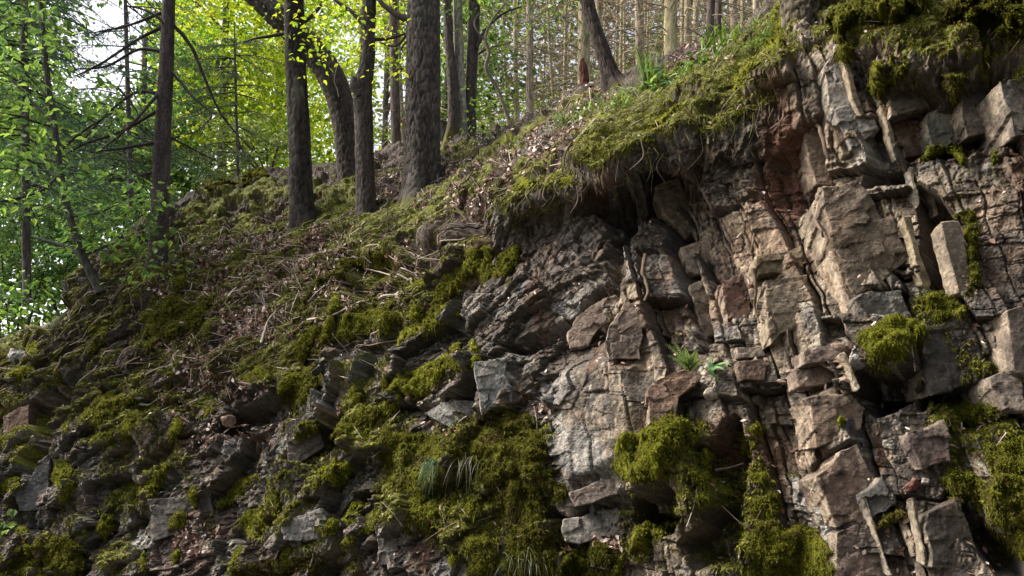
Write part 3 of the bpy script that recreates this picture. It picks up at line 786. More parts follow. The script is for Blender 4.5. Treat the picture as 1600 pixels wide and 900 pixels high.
MOS = [
 ('broad bright moss lip overhanging the dark cave', [(902, 292), (898, 232), (950, 192), (1020, 168), (1100, 122), (1190, 98), (1225, 128), (1200, 172), (1130, 192), (1088, 232), (1030, 240), (985, 268), (945, 290), (930, 262)], .17, 1.4, .09),
 ('drooping moss curtain left of the big moss lip', [(776, 345), (780, 285), (830, 250), (885, 252), (906, 300), (880, 345), (858, 318), (815, 328), (800, 345)], .13, 1.2, .14),
 ('small moss curtain under the tree litter, above the red hollow', [(628, 390), (640, 362), (700, 332), (730, 325), (728, 370), (712, 352), (690, 382), (660, 372)], .09, 1.0, .12),
 ('long moss drape running down from a hump below the red hollow', [(700, 440), (722, 402), (768, 386), (772, 410), (742, 440), (706, 470), (690, 505), (642, 520), (650, 482)], .09, 1.05, .10),
 ('bright long moss cushion on a ledge left of the grey block', [(608, 606), (622, 585), (680, 562), (720, 552), (726, 574), (682, 608), (632, 616)], .10, 1.15, .05),
 ('rounded moss cushion on a ledge in the middle of the left slope', [(514, 532), (530, 490), (585, 480), (622, 500), (602, 528), (562, 518), (535, 535)], .09, .85, .06),
 ('mossy earth lip above the black hollow on the left slope', [(464, 472), (500, 430), (580, 388), (604, 402), (545, 416), (500, 452), (480, 470)], .08, .75, .08),
 ('large ragged moss mat in the lower middle', [(586, 715), (590, 672), (640, 668), (720, 692), (730, 740), (695, 800), (645, 832), (612, 790)], .06, .75, .08),
 ('very large dark moss mat right of the hanging grass', [(738, 655), (800, 632), (845, 662), (866, 720), (876, 790), (850, 825), (800, 802), (762, 762), (728, 705)], .10, .62, .10),
 ('flat bright moss cushion on a small ledge in the lower left', [(488, 735), (540, 722), (556, 738), (532, 760), (496, 756)], .08, 1.1, .05),
 ('small moss cap on a grey rock at the bottom left', [(530, 812), (548, 788), (572, 788), (578, 808), (560, 822), (540, 822)], .08, 1.0, .05),
 ('little moss tuft just left of the small moss cap', [(502, 828), (518, 816), (530, 822), (524, 836), (508, 840)], .05, 1.0, .04),
 ('big bright moss cushion in the lower right centre', [(966, 745), (975, 700), (1002, 672), (1070, 655), (1092, 690), (1050, 735), (1010, 755), (975, 778)], .16, 1.05, .06),
 ('two humped moss cushion above the black crevice', [(1066, 752), (1072, 732), (1090, 732), (1094, 714), (1114, 712), (1114, 745), (1096, 770)], .12, 1.0, .04),
 ('narrow moss cushion on a rock step in the black crevice', [(1042, 806), (1060, 782), (1100, 778), (1106, 794), (1066, 812)], .10, 1.0, .05),
 ('moss tongue draped over a ledge at the bottom centre', [(972, 868), (992, 836), (1040, 820), (1062, 824), (1040, 850), (1000, 866)], .12, 1.0, .04),
 ('moss cushion in the corner below the moss tongue', [(948, 905), (956, 880), (972, 872), (972, 905)], .08, 1.0, .02),
 ('olive moss hump at the left of the grey cracked columns', [(1154, 712), (1160, 678), (1188, 664), (1200, 680), (1176, 708)], .09, .8, .05),
 ('low moss cushion on a small step below the olive hump', [(1150, 768), (1158, 748), (1195, 745), (1200, 758), (1170, 770)], .08, .9, .06),
 ('square moss cushion on the middle step, under the low one', [(1170, 800), (1178, 772), (1222, 770), (1224, 800), (1200, 812)], .08, .8, .05),
 ('wide flat moss mat at the bottom beside the grey stained rock', [(1154, 905), (1156, 826), (1200, 812), (1252, 820), (1298, 860), (1300, 905)], .07, .75, .03),
 ('thick moss cushion capping the block in the middle of the right side', [(1342, 525), (1362, 506), (1410, 500), (1446, 506), (1450, 528), (1420, 552), (1390, 585), (1362, 570)], .11, .9, .08),
 ('moss cushion sitting on the ledge under the pale rock blade', [(1430, 470), (1470, 455), (1506, 474), (1502, 498), (1462, 506)], .09, .8, .07),
 ('shaggy moss cap on a block near the upper right', [(1434, 268), (1448, 240), (1480, 232), (1508, 242), (1512, 268), (1485, 295), (1446, 292)], .18, .95, .08),
 ('moss cushion hanging over the long thin pale blade', [(1352, 158), (1362, 122), (1400, 104), (1428, 112), (1420, 134), (1385, 150), (1368, 166)], .30, 1.0, .05),
 ('bushy moss head beside the dark hollow at the upper right', [(1416, 122), (1438, 88), (1480, 80), (1512, 110), (1500, 170), (1470, 150), (1440, 165)], .24, .7, .06),
 ('mossy bank at the top right against the tree roots', [(1286, 70), (1300, 18), (1340, -20), (1452, -20), (1456, 60), (1420, 100), (1370, 78), (1330, 92)], .26, .85, .12),
 ('overhanging moss fringe along the top right corner', [(1442, 72), (1490, 18), (1560, -20), (1660, -20), (1660, 130), (1600, 118), (1545, 140), (1510, 100), (1470, 96)], .34, .85, .12),
 ('green moss ball between rocks at the right', [(1470, 645), (1486, 626), (1520, 630), (1566, 638), (1560, 662), (1512, 668), (1480, 660)], .09, .75, .05),
 ('bright moss bank at the right border', [(1538, 705), (1552, 688), (1620, 676), (1620, 742), (1562, 742)], .10, .85, .05),
 ('moss cushion above the black wedge at the lower right', [(1464, 752), (1492, 728), (1530, 744), (1528, 785), (1486, 782)], .10, .9, .05),
 ('large moss mass filling the lower right corner', [(1526, 775), (1560, 748), (1640, 735), (1640, 872), (1576, 862), (1545, 830)], .14, .85, .06),
 ('thin moss crust on top of the dark block low right', [(1364, 826), (1382, 808), (1414, 796), (1424, 806), (1396, 826)], .06, .7, .03),
 ('dark moss strip hanging down the tan upright slab', [(1486, 338), (1512, 330), (1532, 360), (1530, 440), (1514, 462), (1508, 380), (1500, 346)], .06, .55, .08),
 ('mossy flank of the ridge beside the tree at the upper right', [(1180, 90), (1196, 40), (1215, 0), (1234, 10), (1236, 60), (1222, 100)], .11, 1.15, .06),
 ('brown mossy bank hanging under the very large dark moss mat', [(785, 812), (850, 826), (872, 850), (868, 905), (790, 905)], .08, .5, .10),
 ('dark moss bank below the leaf pile at the bottom', [(872, 872), (930, 852), (968, 862), (965, 905), (868, 905)], .08, .4, .06),
 ('dark mossy bank at the bottom edge with sticks in it', [(362, 888), (420, 868), (500, 860), (515, 905), (362, 905)], .08, .5, .05),
 ('moss strip at the bottom under the pinkish rocks', [(728, 842), (764, 828), (786, 852), (780, 905), (735, 905)], .07, .7, .06),
 ('small moss cushion on the grey wall at the lower left', [(368, 822), (384, 806), (416, 800), (420, 814), (392, 830)], .07, .8, .04),
 ('dark moss overhang above the black notch at lower left', [(205, 770), (222, 745), (262, 730), (262, 752), (225, 778)], .09, .95, .05),
 ('moss ribbon along a crack at the lower left', [(340, 790), (352, 768), (400, 738), (412, 746), (380, 772), (352, 796)], .07, .95, .05),
 ('round moss knob at the foot of the left slope', [(82, 752), (92, 724), (114, 718), (122, 740), (104, 772), (90, 770)], .09, .95, .05),
 ('moss knob between grey panels at the lower left', [(152, 832), (160, 812), (184, 806), (188, 826), (170, 846)], .08, .85, .05),
 ('long moss ridge on the left slope above the white stones', [(122, 660), (150, 628), (196, 612), (210, 620), (176, 650), (140, 676)], .09, .85, .06),
 ('moss hump below the white stones', [(186, 682), (194, 655), (216, 640), (226, 650), (212, 672), (200, 692)], .09, .95, .05),
 ('mossy shelf in the middle of the left slope', [(210, 508), (232, 478), (290, 462), (330, 470), (310, 500), (260, 520), (225, 528)], .10, .75, .06),
 ('moss bulge left of the round moss cushion', [(458, 548), (474, 520), (500, 505), (508, 520), (488, 552), (470, 568)], .08, .85, .06),
 ('moss clump under the twiggy ledge at mid left', [(376, 600), (388, 580), (420, 572), (428, 588), (404, 604)], .07, .85, .05),
 ('moss cushion below the earth lip near the leaf line', [(440, 630), (462, 588), (492, 566), (500, 582), (478, 620), (456, 645)], .08, .7, .06),
 ('moss streak descending under the bright long cushion', [(520, 680), (536, 650), (580, 628), (600, 640), (580, 676), (560, 720), (545, 700)], .08, .7, .08),
 ('moss clump on a ledge right of the moss drape', [(676, 500), (690, 478), (716, 474), (722, 492), (702, 510), (684, 514)], .07, 1.0, .05),
 ('moss edge beside the brown bedrock, below the moss curtain', [(770, 430), (780, 400), (806, 382), (816, 392), (800, 420), (782, 440)], .07, .85, .06),
 ('moss patch at the bottom left corner of the bank', [(-20, 905), (0, 868), (60, 842), (130, 850), (130, 905)], .09, .8, .05),
 ('mossy hump behind the left spruce trunk', [(285, 330), (300, 300), (350, 276), (420, 278), (430, 300), (380, 318), (330, 345)], .18, .85, .06),
]
for i, (lb, poly, T, tone, hang) in enumerate(MOS):
    big_ = np.ptp([p[0] for p in poly]) > 110
    moss_cushion(lb, poly, T, 2000 + i * 29, tone, 1.0, hang, (0.06 if tone > .7 else .2) + (.10 if big_ and tone < 1 else 0), rag=16 if big_ else 8)

# small moss clumps: on the rough left slope, and on ledges of the right face
r = np.random.default_rng(17)
cnt = 0
okc = inf0 = None
nzs = N1[..., 2]
candL = np.argwhere((U1 > 10) & (U1 < 760) & (V1 < 890) & (rowpos > 3.0) & (rowpos < 9.0) & (nzs > .30) & (disp > .03) & (band < .35))
candR = np.argwhere((U1 > 960) & (U1 < 1590) & (V1 > 230) & (V1 < 890) & (rowpos > 3.0) & (rowpos < 8.5) & (nzs > .55) & (smoothface < .3))
done = []
for cnd, m, lbl, grp in ((candL, 60, 'small ragged clump of moss on the rough left slope', 'small moss clumps on the left slope'), (candR, 9, 'small cap of moss on a narrow ledge of the right rock face', 'small moss caps on the right ledges')):
    k0 = 0
    for c in cnd[r.permutation(len(cnd))]:
        u, v = U1[c[0], c[1]], V1[c[0], c[1]]
        if any((u - a) ** 2 + (v - b_) ** 2 < 34 ** 2 for a, b_ in done): continue
        if float(dep(u, v)) < G1[c[0], c[1], 1] - .04: continue
        done.append((u, v))
        if m > 50: L, H, an = r.uniform(18, 48), r.uniform(7, 15), r.uniform(-1.0, -.25)
        else: L, H, an = r.uniform(10, 22), r.uniform(4, 8), r.uniform(-.4, .2)
        th = np.linspace(0, 2 * math.pi, 11)[:-1]; rad_ = r.uniform(.65, 1.25, 10)
        x, y_ = np.cos(th) * L * rad_ * .5, np.sin(th) * H * rad_
        y_ = y_ + np.where(y_ > 0, r.uniform(0, 10), 0)
        poly = np.stack([u + x * math.cos(an) - y_ * math.sin(an) * .3, v + x * math.sin(an) + y_], -1)
        moss_cushion(lbl, poly.tolist(), r.uniform(.05, .10), 5000 + len(done) * 31, r.uniform(.8, 1.25), 1.0, r.uniform(.03, .08), r.choice([.04, .12]), group=grp, rag=6)
        k0 += 1
        if k0 >= m: break

# carpet moss shoots over the slope (nobody could count them)
fl = lambda A: A.reshape((-1,) + A.shape[2:])
Wm = fl(moss * front); Pt = fl(G1); Nt = fl(N1); Ut, Vt = fl(U1), fl(V1); Et, Rw = fl(earth), fl(rowpos)
Nt = np.where(((Nt * (CAM - Pt)).sum(1) < 0)[:, None], -Nt, Nt)
inf = (Ut > -80) & (Ut < 1680) & (Vt > -80) & (Vt < 950) & (Rw > 2.7)
sel = np.where(inf & (Wm > 0.45))[0]
S = Soup()
blades(S, Pt[sel], Nt[sel], 240000, 0.012, 0.034, 0.005, 5, 0.95, 0.6, 0.18)
tag(S.obj('moss', M_MOSS, (0, 8, 2)), 'shaggy olive moss carpeting the slope and the ledges', 'moss', kind='stuff')

# ------------------------------------------------------------------ fallen leaves and twigs
def litter_leaves(S, P, N, n, smin, smax, seed, cols):
    r = np.random.default_rng(seed)
    k_ = r.integers(0, len(P), n)
    nn = norm(N[k_] + r.normal(size=(n, 3)) * 0.55)
    a = norm(np.cross(nn, r.normal(size=(n, 3)))); b = np.cross(nn, a)
    L = r.uniform(smin, smax, n)[:, None]; Wd = L * r.uniform(0.35, 0.65, n)[:, None]
    o = P[k_] + N[k_] * 0.012 + r.normal(size=(n, 3)) * 0.01
    cup = nn * L * r.uniform(-0.1, 0.3, n)[:, None]
    V = np.stack([o - a * L * .5, o - a * L * .15 + b * Wd * .5 + cup, o + a * L * .2 + b * Wd * .42 + cup, o + a * L * .5 + cup * .5,
                  o + a * L * .2 - b * Wd * .42 + cup, o - a * L * .15 - b * Wd * .5 + cup], 1).reshape(-1, 3)
    i0 = np.arange(n)[:, None] * 6
    F = np.concatenate([i0 + np.array([[0, 1, 2, 3]]), i0 + np.array([[0, 3, 4, 5]])])
    ci = r.integers(0, len(cols), n)
    C = np.asarray(cols)[ci] * r.uniform(0.6, 1.3, n)[:, None]
    S.add(V, F, np.repeat(C, 6, 0))

def tube(pts, rad, seg=6, sub=6):
    pts = np.asarray(pts, float); rad = np.broadcast_to(np.asarray(rad, float), (len(pts),))
    x = np.arange(len(pts)); xq = np.linspace(0, len(pts) - 1, (len(pts) - 1) * sub + 1)
    if len(pts) > 2 and sub > 1:
        m = np.gradient(pts, axis=0)
        k_ = np.clip(xq.astype(int), 0, len(pts) - 2); t = (xq - k_)[:, None]
        C = ((1 + 2 * t) * (1 - t) ** 2) * pts[k_] + t * (1 - t) ** 2 * m[k_] + t * t * (3 - 2 * t) * pts[k_ + 1] + t * t * (t - 1) * m[k_ + 1]
    else:
        C = np.stack([np.interp(xq, x, pts[:, i]) for i in range(3)], -1)
    r = np.interp(xq, x, rad)
    T = norm(np.gradient(C, axis=0))
    ref = np.array([0, 1.0, 0]) if abs(T[0, 1]) < 0.9 else np.array([0, 0, 1.0])
    A = norm(np.cross(T, ref)); B = np.cross(T, A)
    th = np.arange(seg) / seg * 2 * math.pi
    V = C[:, None] + r[:, None, None] * (A[:, None] * np.cos(th)[None, :, None] + B[:, None] * np.sin(th)[None, :, None])
    n = len(C); i = np.arange(n * seg).reshape(n, seg); j = np.roll(i, -1, 1)
    F = np.stack([i[:-1], j[:-1], j[1:], i[1:]], -1).reshape(-1, 4)
    return V.reshape(-1, 3), F

def twigs(S, P, N, n, lmin, lmax, rmin, rmax, seed, cols, flatn=0.85):
    r = np.random.default_rng(seed)
    for k_ in r.integers(0, len(P), n):
        nn = N[k_]; d = r.normal(size=3); d = norm(d - nn * (d @ nn) * flatn)
        L = r.uniform(lmin, lmax); bend = r.normal(size=3) * 0.12 * L
        p0 = P[k_] + nn * 0.02
        V, F = tube([p0 - d * L / 2, p0 + bend * .5 + nn * .01, p0 + d * L / 2 + bend], [r.uniform(rmin, rmax), rmax * .7, rmin * .5], 4, 2)
        S.add(V, F, np.asarray(cols[r.integers(len(cols))]) * r.uniform(.6, 1.3))

BRN = [pal(.18,.10,.065), pal(.12,.065,.045), pal(.28,.18,.13), pal(.42,.32,.26), pal(.22,.12,.09), pal(.55,.45,.39)]
TWG = [pal(.14,.10,.075), pal(.25,.2,.17), pal(.46,.40,.35), pal(.36,.28,.23)]
Bd = fl(band); Upf = Nt[:, 2]
selb = np.where(inf & (np.random.default_rng(1).random(len(Bd)) < Bd) & (Wm < 0.9))[0]
sell = np.where(inf & (Upf > 0.62) & (Rw > 3) & (Rw < 9))[0]
S = Soup()
litter_leaves(S, Pt[selb], Nt[selb], 22000, .03, .085, 11, BRN)
litter_leaves(S, Pt[sell], Nt[sell], 2600, .02, .05, 12, BRN)
for k_, (poly, n) in enumerate([([(866, 862), (900, 845), (966, 836), (970, 858), (910, 872)], 260), ([(270, 830), (300, 815), (345, 822), (345, 860), (290, 870)], 220), ([(330, 650), (400, 660), (390, 690), (290, 700)], 160), ([(630, 660), (720, 665), (700, 680)], 70), ([(1090, 100), (1150, 80), (1140, 110)], 120), ([(820, 630), (870, 640), (850, 655)], 40)]):
    s_ = np.where(inf & (poly_sd(Ut, Vt, poly) > 0))[0]
    litter_leaves(S, Pt[s_], Nt[s_], n, .03, .065, 40 + k_, BRN[2:])
tag(S.obj('leaf_litter', M_LITTER, (0, 9, 4), smooth=False), 'brown fallen leaves strewn over the slope and ledges', 'fallen leaves', kind='stuff')
S = Soup()
twigs(S, Pt[selb], Nt[selb], 1500, .08, .42, .002, .006, 21, TWG)
twigs(S, Pt[sel], Nt[sel], 500, .08, .3, .002, .004, 22, TWG)
tag(S.obj('twigs', M_WOOD, (0, 9, 4)), 'thin dry twigs scattered among the fallen leaves', 'twigs', kind='stuff')

# rootlets and moss strings that creep down the bank, and roots hanging free under the turf lip
r = np.random.default_rng(91)
S = Soup()
cand = np.argwhere((earth > .45) & (rowpos > 3.2) & (rowpos < 10) & (U1 > -40) & (U1 < 900))
RC = [pal(.05,.04,.03), pal(.07,.07,.018), pal(.10,.10,.02), pal(.16,.12,.09), pal(.28,.23,.19), pal(.10,.07,.05)]
for c in cand[r.integers(0, len(cand), 700)]:
    n_ = r.integers(5, 11); st_ = r.integers(3, 7); dr = r.uniform(-1.4, .2)
    ii = np.clip(c[0] - np.arange(n_) * st_, 0, NR - 1); jj = np.clip(c[1] + (np.arange(n_) * st_ * dr + np.cumsum(r.normal(size=n_)) * 2.0).astype(int), 0, NC - 1)
    P = G1[ii, jj] + N1[ii, jj] * .012 + np.array([0, -.012, .01])
    w = r.uniform(.004, .014)
    V, F = tube(P, np.linspace(1, .4, n_) * w, 5, 2)
    S.add(V, F, RC[r.integers(len(RC))] * r.uniform(.7, 1.3))
for _ in range(48):
    u, v = r.uniform(880, 1235), 0
    v = np.interp(u, [880, 930, 1000, 1080, 1160, 1235], [300, 275, 262, 230, 195, 165]) + r.normal() * 14
    P0 = on(u, v, r.uniform(-.02, .12)); L = r.uniform(.05, .28)
    P = [P0 + np.array([0, 0, .05]), P0 + np.array([r.normal() * .03, r.normal() * .03, -.4 * L]), P0 + np.array([r.normal() * .07, r.normal() * .05, -L])]
    V, F = tube(P, np.array([1, .7, .3]) * r.uniform(.002, .007), 4, 4)
    S.add(V, F, RC[[0, 0, 5, 3, 1, 1][r.integers(0, 6)]] * r.uniform(.6, 1.2))
tag(S.obj('rootlets', M_WOOD, (0, 8, 3)), 'stringy rootlets creeping down the bank and dangling under the turf lip', 'roots', kind='stuff')

STK = [
 ('pale straight stick lying on litter right of the dark hollow', [(528, 374), (580, 372), (626, 370)], 4),
 ('grey crooked stick below the leaning trees', [(520, 352), (548, 336), (566, 320), (590, 314)], 4),
 ('long brown stick on the slope left of the mossy curtain', [(640, 350), (680, 322), (724, 300)], 5),
 ('curved grey root arching over the slope below the left trees', [(610, 430), (590, 424), (570, 420)], 3),
 ('pale forked twig hanging on the mid left slope', [(408, 536), (416, 508), (424, 494), (432, 486)], 4),
 ('thin pale branch lying across the mid left ledge', [(480, 500), (520, 492), (556, 474), (580, 470)], 4),
 ('brown root rail along the rim of the big moss lip', [(862, 246), (900, 220), (940, 178), (985, 150)], 7),
 ('second dark root beside the brown root rail', [(872, 236), (905, 206), (948, 168), (970, 158)], 5),
 ('white broken twig on the left slope near the spruce', [(352, 470), (362, 456), (370, 448)], 4),
 ('short stick poking out of the bottom mossy bank', [(420, 892), (432, 868), (436, 858)], 4),
 ('bent pale twig above the bottom mossy bank', [(478, 900), (488, 872), (484, 858)], 3),
 ('grey dead branch leaning on the slope behind the big trunk', [(612, 256), (636, 240), (652, 232)], 6),
 ('thin straight stick across the black crevice', [(1118, 734), (1140, 730), (1162, 724)], 4),
 ('fallen grey branch near the base of the curved trunk', [(490, 300), (520, 292), (542, 280)], 7),
]
for i, (lb, px, w) in enumerate(STK):
    px = np.array(px, float)
    P = on(px[:, 0], px[:, 1], 0.05, True)
    yy = P[:, 1].mean()
    V, F = tube(P, np.linspace(1, .5, len(px)) * w * .5 * yy / FPX, 7, 6)
    V = V + fbm(V * 20, 2, 50 + i)[:, None] * 0.008
    tag(obj('fallen_stick' if 'root' not in lb else 'root', V, F, M_WOOD, P[0], col=lerp(pal(.16,.12,.09), pal(.4,.35,.29), 1 if 'pale' in lb or 'white' in lb else .35) * np.ones((len(V), 3))), lb, 'root' if 'root' in lb else 'stick')
ROOTS = [
 ('grey root snaking down the upper rock columns', [(1172, 322), (1160, 335), (1164, 355), (1152, 372)], 6),
 ('thin root hanging in front of the red hollow', [(1182, 335), (1178, 368), (1174, 400)], 4),
 ('brown root crossing the red hollow', [(1236, 308), (1262, 330), (1280, 355), (1286, 372)], 6),
 ('dark root creeping out under the moss lip', [(1110, 262), (1118, 290), (1112, 318), (1120, 345)], 5),
 ('pale rootlet dangling below the moss lip', [(1056, 236), (1060, 262), (1070, 288)], 4),
 ('red brown root along the base of the mossy tree', [(1262, 175), (1280, 200), (1292, 240), (1300, 262)], 8),
 ('dark root in the middle cleft of the face', [(1008, 398), (1004, 425), (1012, 452), (1008, 470)], 7),
 ('pale thin rootlet hanging from the moss cushion on the right block', [(1423, 505), (1425, 540), (1430, 580)], 3),
 ('dark root climbing beside the red stained column', [(1176, 420), (1182, 450), (1178, 480), (1186, 505)], 6),
]
for i, (lb, px, w) in enumerate(ROOTS):
    px = np.array(px, float)
    P = on(px[:, 0], px[:, 1], 0.06, True)
    V, F = tube(P, np.linspace(1, .55, len(px)) * w * .5 * P[:, 1].mean() / FPX, 8, 8)
    V = V + fbm(V * 18, 2, 150 + i)[:, None] * 0.012
    tag(obj('root', V, F, M_WOOD, P[0], col=(pal(.3,.25,.2) if 'pale' in lb or 'grey' in lb else pal(.10,.07,.05)) * np.ones((len(V), 3))), lb, 'root')

# ------------------------------------------------------------------ trees
def trunk(pts, rad, seed, seg=56, ring=0.03, depth=0.018, pw=0.045, ph=0.16, base=(.10,.085,.075), mossbase=0.0, flare=0.35, mossall=0.0):
    """bark-covered stem along pts (world), radii rad"""
    pts = np.asarray(pts, float); rad = np.asarray(rad, float)
    L = np.concatenate([[0], np.cumsum(np.linalg.norm(np.diff(pts, axis=0), axis=1))])
    n = int(L[-1] / ring) + 2
    q = np.linspace(0, L[-1], n)
    C = pchip(L, pts, q); r = pchip(L, rad, q)
    T = norm(np.gradient(C, axis=0))
    A = norm(np.cross(T, np.array([0, 1.0, 0]))); B = np.cross(T, A)
    th = np.arange(seg) / seg * 2 * math.pi + math.pi / 2
    ct, sn = np.cos(th), np.sin(th)
    TH, Q = np.meshgrid(th, q)
    rm = float(rad[0])
    wv_ = np.stack([ct[None, :] * np.ones_like(Q) * rm * 6, sn[None, :] * np.ones_like(Q) * rm * 6, Q * 1.5], -1)
    wob = 0.5 * fbm(wv_ * 1.5, 3, seed)
    F1, F2, _, _, rr_ = vor(TH * rm / pw + wob, Q / ph + wob, seed + 3, 0.9, 0.3)
    plate = sstep(0.02, 0.28, F2 - F1)
    d = depth * (plate - 0.7) * (0.6 + 0.6 * rr_[0]) + depth * 0.8 * fbm(wv_ * 3, 3, seed + 5)
    d = d + rm * 0.12 * fbm(wv_ * 0.25, 2, seed + 8)
    fl_ = flare * rm * np.exp(-Q / (rm * 1.3)) * (1 + 0.8 * np.cos(TH * 3 + seed) + 0.5 * np.cos(TH * 5 + 2 * seed))
    Rr = r[:, None] + d + fl_
    V = C[:, None] + Rr[..., None] * (A[:, None] * ct[None, :, None] + B[:, None] * sn[None, :, None])
    i = np.arange(n * seg).reshape(n, seg); j = np.roll(i, -1, 1)
    F = np.stack([i[:-1], j[:-1], j[1:], i[1:]], -1).reshape(-1, 4)
    t = np.clip(0.5 + 0.7 * fbm(wv_ * 2.2, 3, seed + 11), 0, 1)[..., None]
    Cc = np.asarray(base) * lerp(0.6, 1.5, t) * lerp(0.6, 1.1, plate[..., None])
    lich = sstep(0.25, 0.6, fbm(wv_ * 0.8, 4, seed + 13))[..., None]
    Cc = lerp(Cc, pal(.15,.15,.11) * np.ones_like(Cc), lich * 0.5)
    if mossbase or mossall:
        m = np.clip(sstep(mossbase * 1.4, mossbase * 0.3, Q + mossbase * 0.8 * fbm(wv_ * .8, 3, seed + 15)) if mossbase else 0, 0, 1) + mossall * sstep(0, .5, fbm(wv_ * .7, 3, seed + 16) + .2)
        Cc = lerp(Cc, pal(.085,.085,.018) * lerp(.6, 1.4, t), np.clip(m, 0, 1)[..., None] * .9)
    return V.reshape(-1, 3), F, Cc.reshape(-1, 3)

def px_path(px, y, dy=None):
    """pixel polyline (u, v, width) at forward distance y -> points, radii"""
    px = np.array(px, float)
    yy = np.full(len(px), float(y)) + (0 if dy is None else np.asarray(dy, float))
    return at_y(px[:, 0], px[:, 1], yy), px[:, 2] * 0.5 * yy / FPX

def leafset(S, C, Nn, rad, per, size, seed, cols, flatv=0.25, jit=0.5, shape=0.5):
    """flat sprays of leaves round centres C with spray normals Nn"""
    r = np.random.default_rng(seed)
    m = len(C); n = m * per
    c = np.repeat(C, per, 0); nn0 = np.repeat(Nn, per, 0); R_ = np.repeat(np.broadcast_to(rad, (m,)), per)
    a = norm(np.cross(nn0, r.normal(size=(n, 3))))
    dist = np.sqrt(r.random(n)) * R_
    o = c + a * dist[:, None] + nn0 * (r.normal(size=n) * flatv * R_)[:, None] * .5
    o[:, 2] -= dist * 0.18
    nn = norm(nn0 + r.normal(size=(n, 3)) * jit)
    d = norm(a + r.normal(size=(n, 3)) * 0.6); d = norm(d - nn * (d * nn).sum(1)[:, None] + np.array([0, 0, -0.25]))
    b = np.cross(nn, d)
    L = (size * r.uniform(.6, 1.25, n))[:, None]; W = L * shape * .5
    up = nn * L * 0.10
    V = np.stack([o, o + d * L * .35 + b * W + up, o + d * L * .7 + b * W * .75 + up, o + d * L - up,
                  o + d * L * .7 - b * W * .75 + up, o + d * L * .35 - b * W + up], 1).reshape(-1, 3)
    i0 = np.arange(n)[:, None] * 6
    F = np.concatenate([i0 + np.array([[0, 1, 2, 3]]), i0 + np.array([[0, 3, 4, 5]])])
    cols = np.asarray(cols)
    spr = np.repeat(r.integers(0, len(cols), m), per)
    pick = np.where(r.random(n) < .6, spr, r.integers(0, len(cols), n))
    Cc = cols[pick] * r.uniform(.75, 1.25, n)[:, None]
    S.add(V, F, np.repeat(Cc, 6, 0))

def tree(name, label, cat, base, group=None):
    e = empty(name, base); tag(e, label, cat, group); return e

def branch(parent, px, y, dy=None, col=(.06,.05,.045), name='branch', seg=7, rough=0.006, seed=0):
    P, r_ = px_path(px, y, dy)
    V, F = tube(P, r_, seg, 8)
    V = V + fbm(V * 9, 2, seed)[:, None] * rough * np.array([1, .5, 1])
    return obj(name, V, F, M_BARK, parent=parent, col=np.asarray(col) * np.ones((len(V), 3)))

BEECH = [pal(.38,.50,.02), pal(.28,.42,.02), pal(.48,.55,.03), pal(.17,.29,.02), pal(.52,.56,.05)]
GREEN = [pal(.12,.21,.04), pal(.08,.155,.035), pal(.17,.28,.045), pal(.055,.11,.03), pal(.22,.33,.05)]
DUSK = [pal(.05,.11,.07), pal(.035,.075,.05), pal(.08,.14,.08), pal(.10,.16,.07)]

def add_trunk(parent, px, y, seed, name='trunk', dy=None, **kw):
    P, r_ = px_path(px, y, dy)
    V, F, C = trunk(P, r_, seed, **kw)
    return obj(name, V, F, M_BARK, parent=parent, col=C)

def crown(parent, centres, rad, per, size, seed, cols, name='crown', mat=None, jit=.5, flatv=.25, shape=.55, lean=.25):
    r = np.random.default_rng(seed)
    C = np.asarray(centres, float)
    Nn = norm(np.array([0, 0, 1.0]) + r.normal(size=C.shape) * lean)
    S = Soup(); leafset(S, C, Nn, rad, per, size, seed, cols, flatv, jit, shape)
    return S.obj(name, mat or M_LEAF, parent=parent, smooth=False)

def spots(n, u0, u1, v0, v1, y0, y1, seed, keep=None):
    r = np.random.default_rng(seed)
    u, v, y = r.uniform(u0, u1, n), r.uniform(v0, v1, n), r.uniform(y0, y1, n)
    if keep is not None:
        m = keep(u, v); u, v, y = u[m], v[m], y[m]
    return at_y(u, v, y)

def gy(u, v): return float(dep(u, v, True))

DK = (.032,.026,.023)
# --- the trees standing on the slope
y1 = gy(247, 405) - .3; t = tree('spruce_tree', 'slender bare spruce stem with drooping dead branches, at the left', 'tree', at_y(246, 425, y1))
add_trunk(t, [(245, 432, 30), (250, 330, 27), (255, 200, 25), (261, 80, 22), (266, -60, 20), (270, -220, 16), (273, -420, 8)], y1, 11, depth=.008, pw=.03, ph=.05, base=(.062,.048,.047), flare=.2, mossbase=.1)
SB = [[(254, 42, 7), (215, 62, 5), (160, 98, 4), (120, 118, 2)], [(254, 80, 6), (215, 78, 5), (165, 104, 4), (110, 108, 2)], [(252, 140, 7), (236, 160, 5), (200, 200, 4), (150, 240, 2)],
      [(250, 146, 6), (210, 146, 5), (160, 185, 4), (120, 232, 2)], [(248, 172, 6), (190, 205, 5), (130, 226, 4), (90, 250, 2)], [(247, 222, 6), (190, 232, 5), (140, 238, 2)],
      [(268, 35, 7), (300, 75, 6), (325, 135, 5), (350, 185, 4), (395, 236, 2)], [(266, 110, 5), (300, 150, 4), (330, 178, 3), (320, 195, 2)], [(264, 60, 4), (250, 30, 4), (215, 10, 2)],
      [(258, 210, 4), (300, 232, 3), (340, 252, 2)], [(252, 20, 6), (200, 40, 4), (150, 50, 2)], [(256, 265, 4), (215, 275, 3), (170, 280, 2)]]
for i, px in enumerate(SB): branch(t, px, y1, np.linspace(0, .5 * math.sin(i * 2.3), len(px)), (.05,.04,.04), seed=i)
S = Soup(); r9 = np.random.default_rng(90)
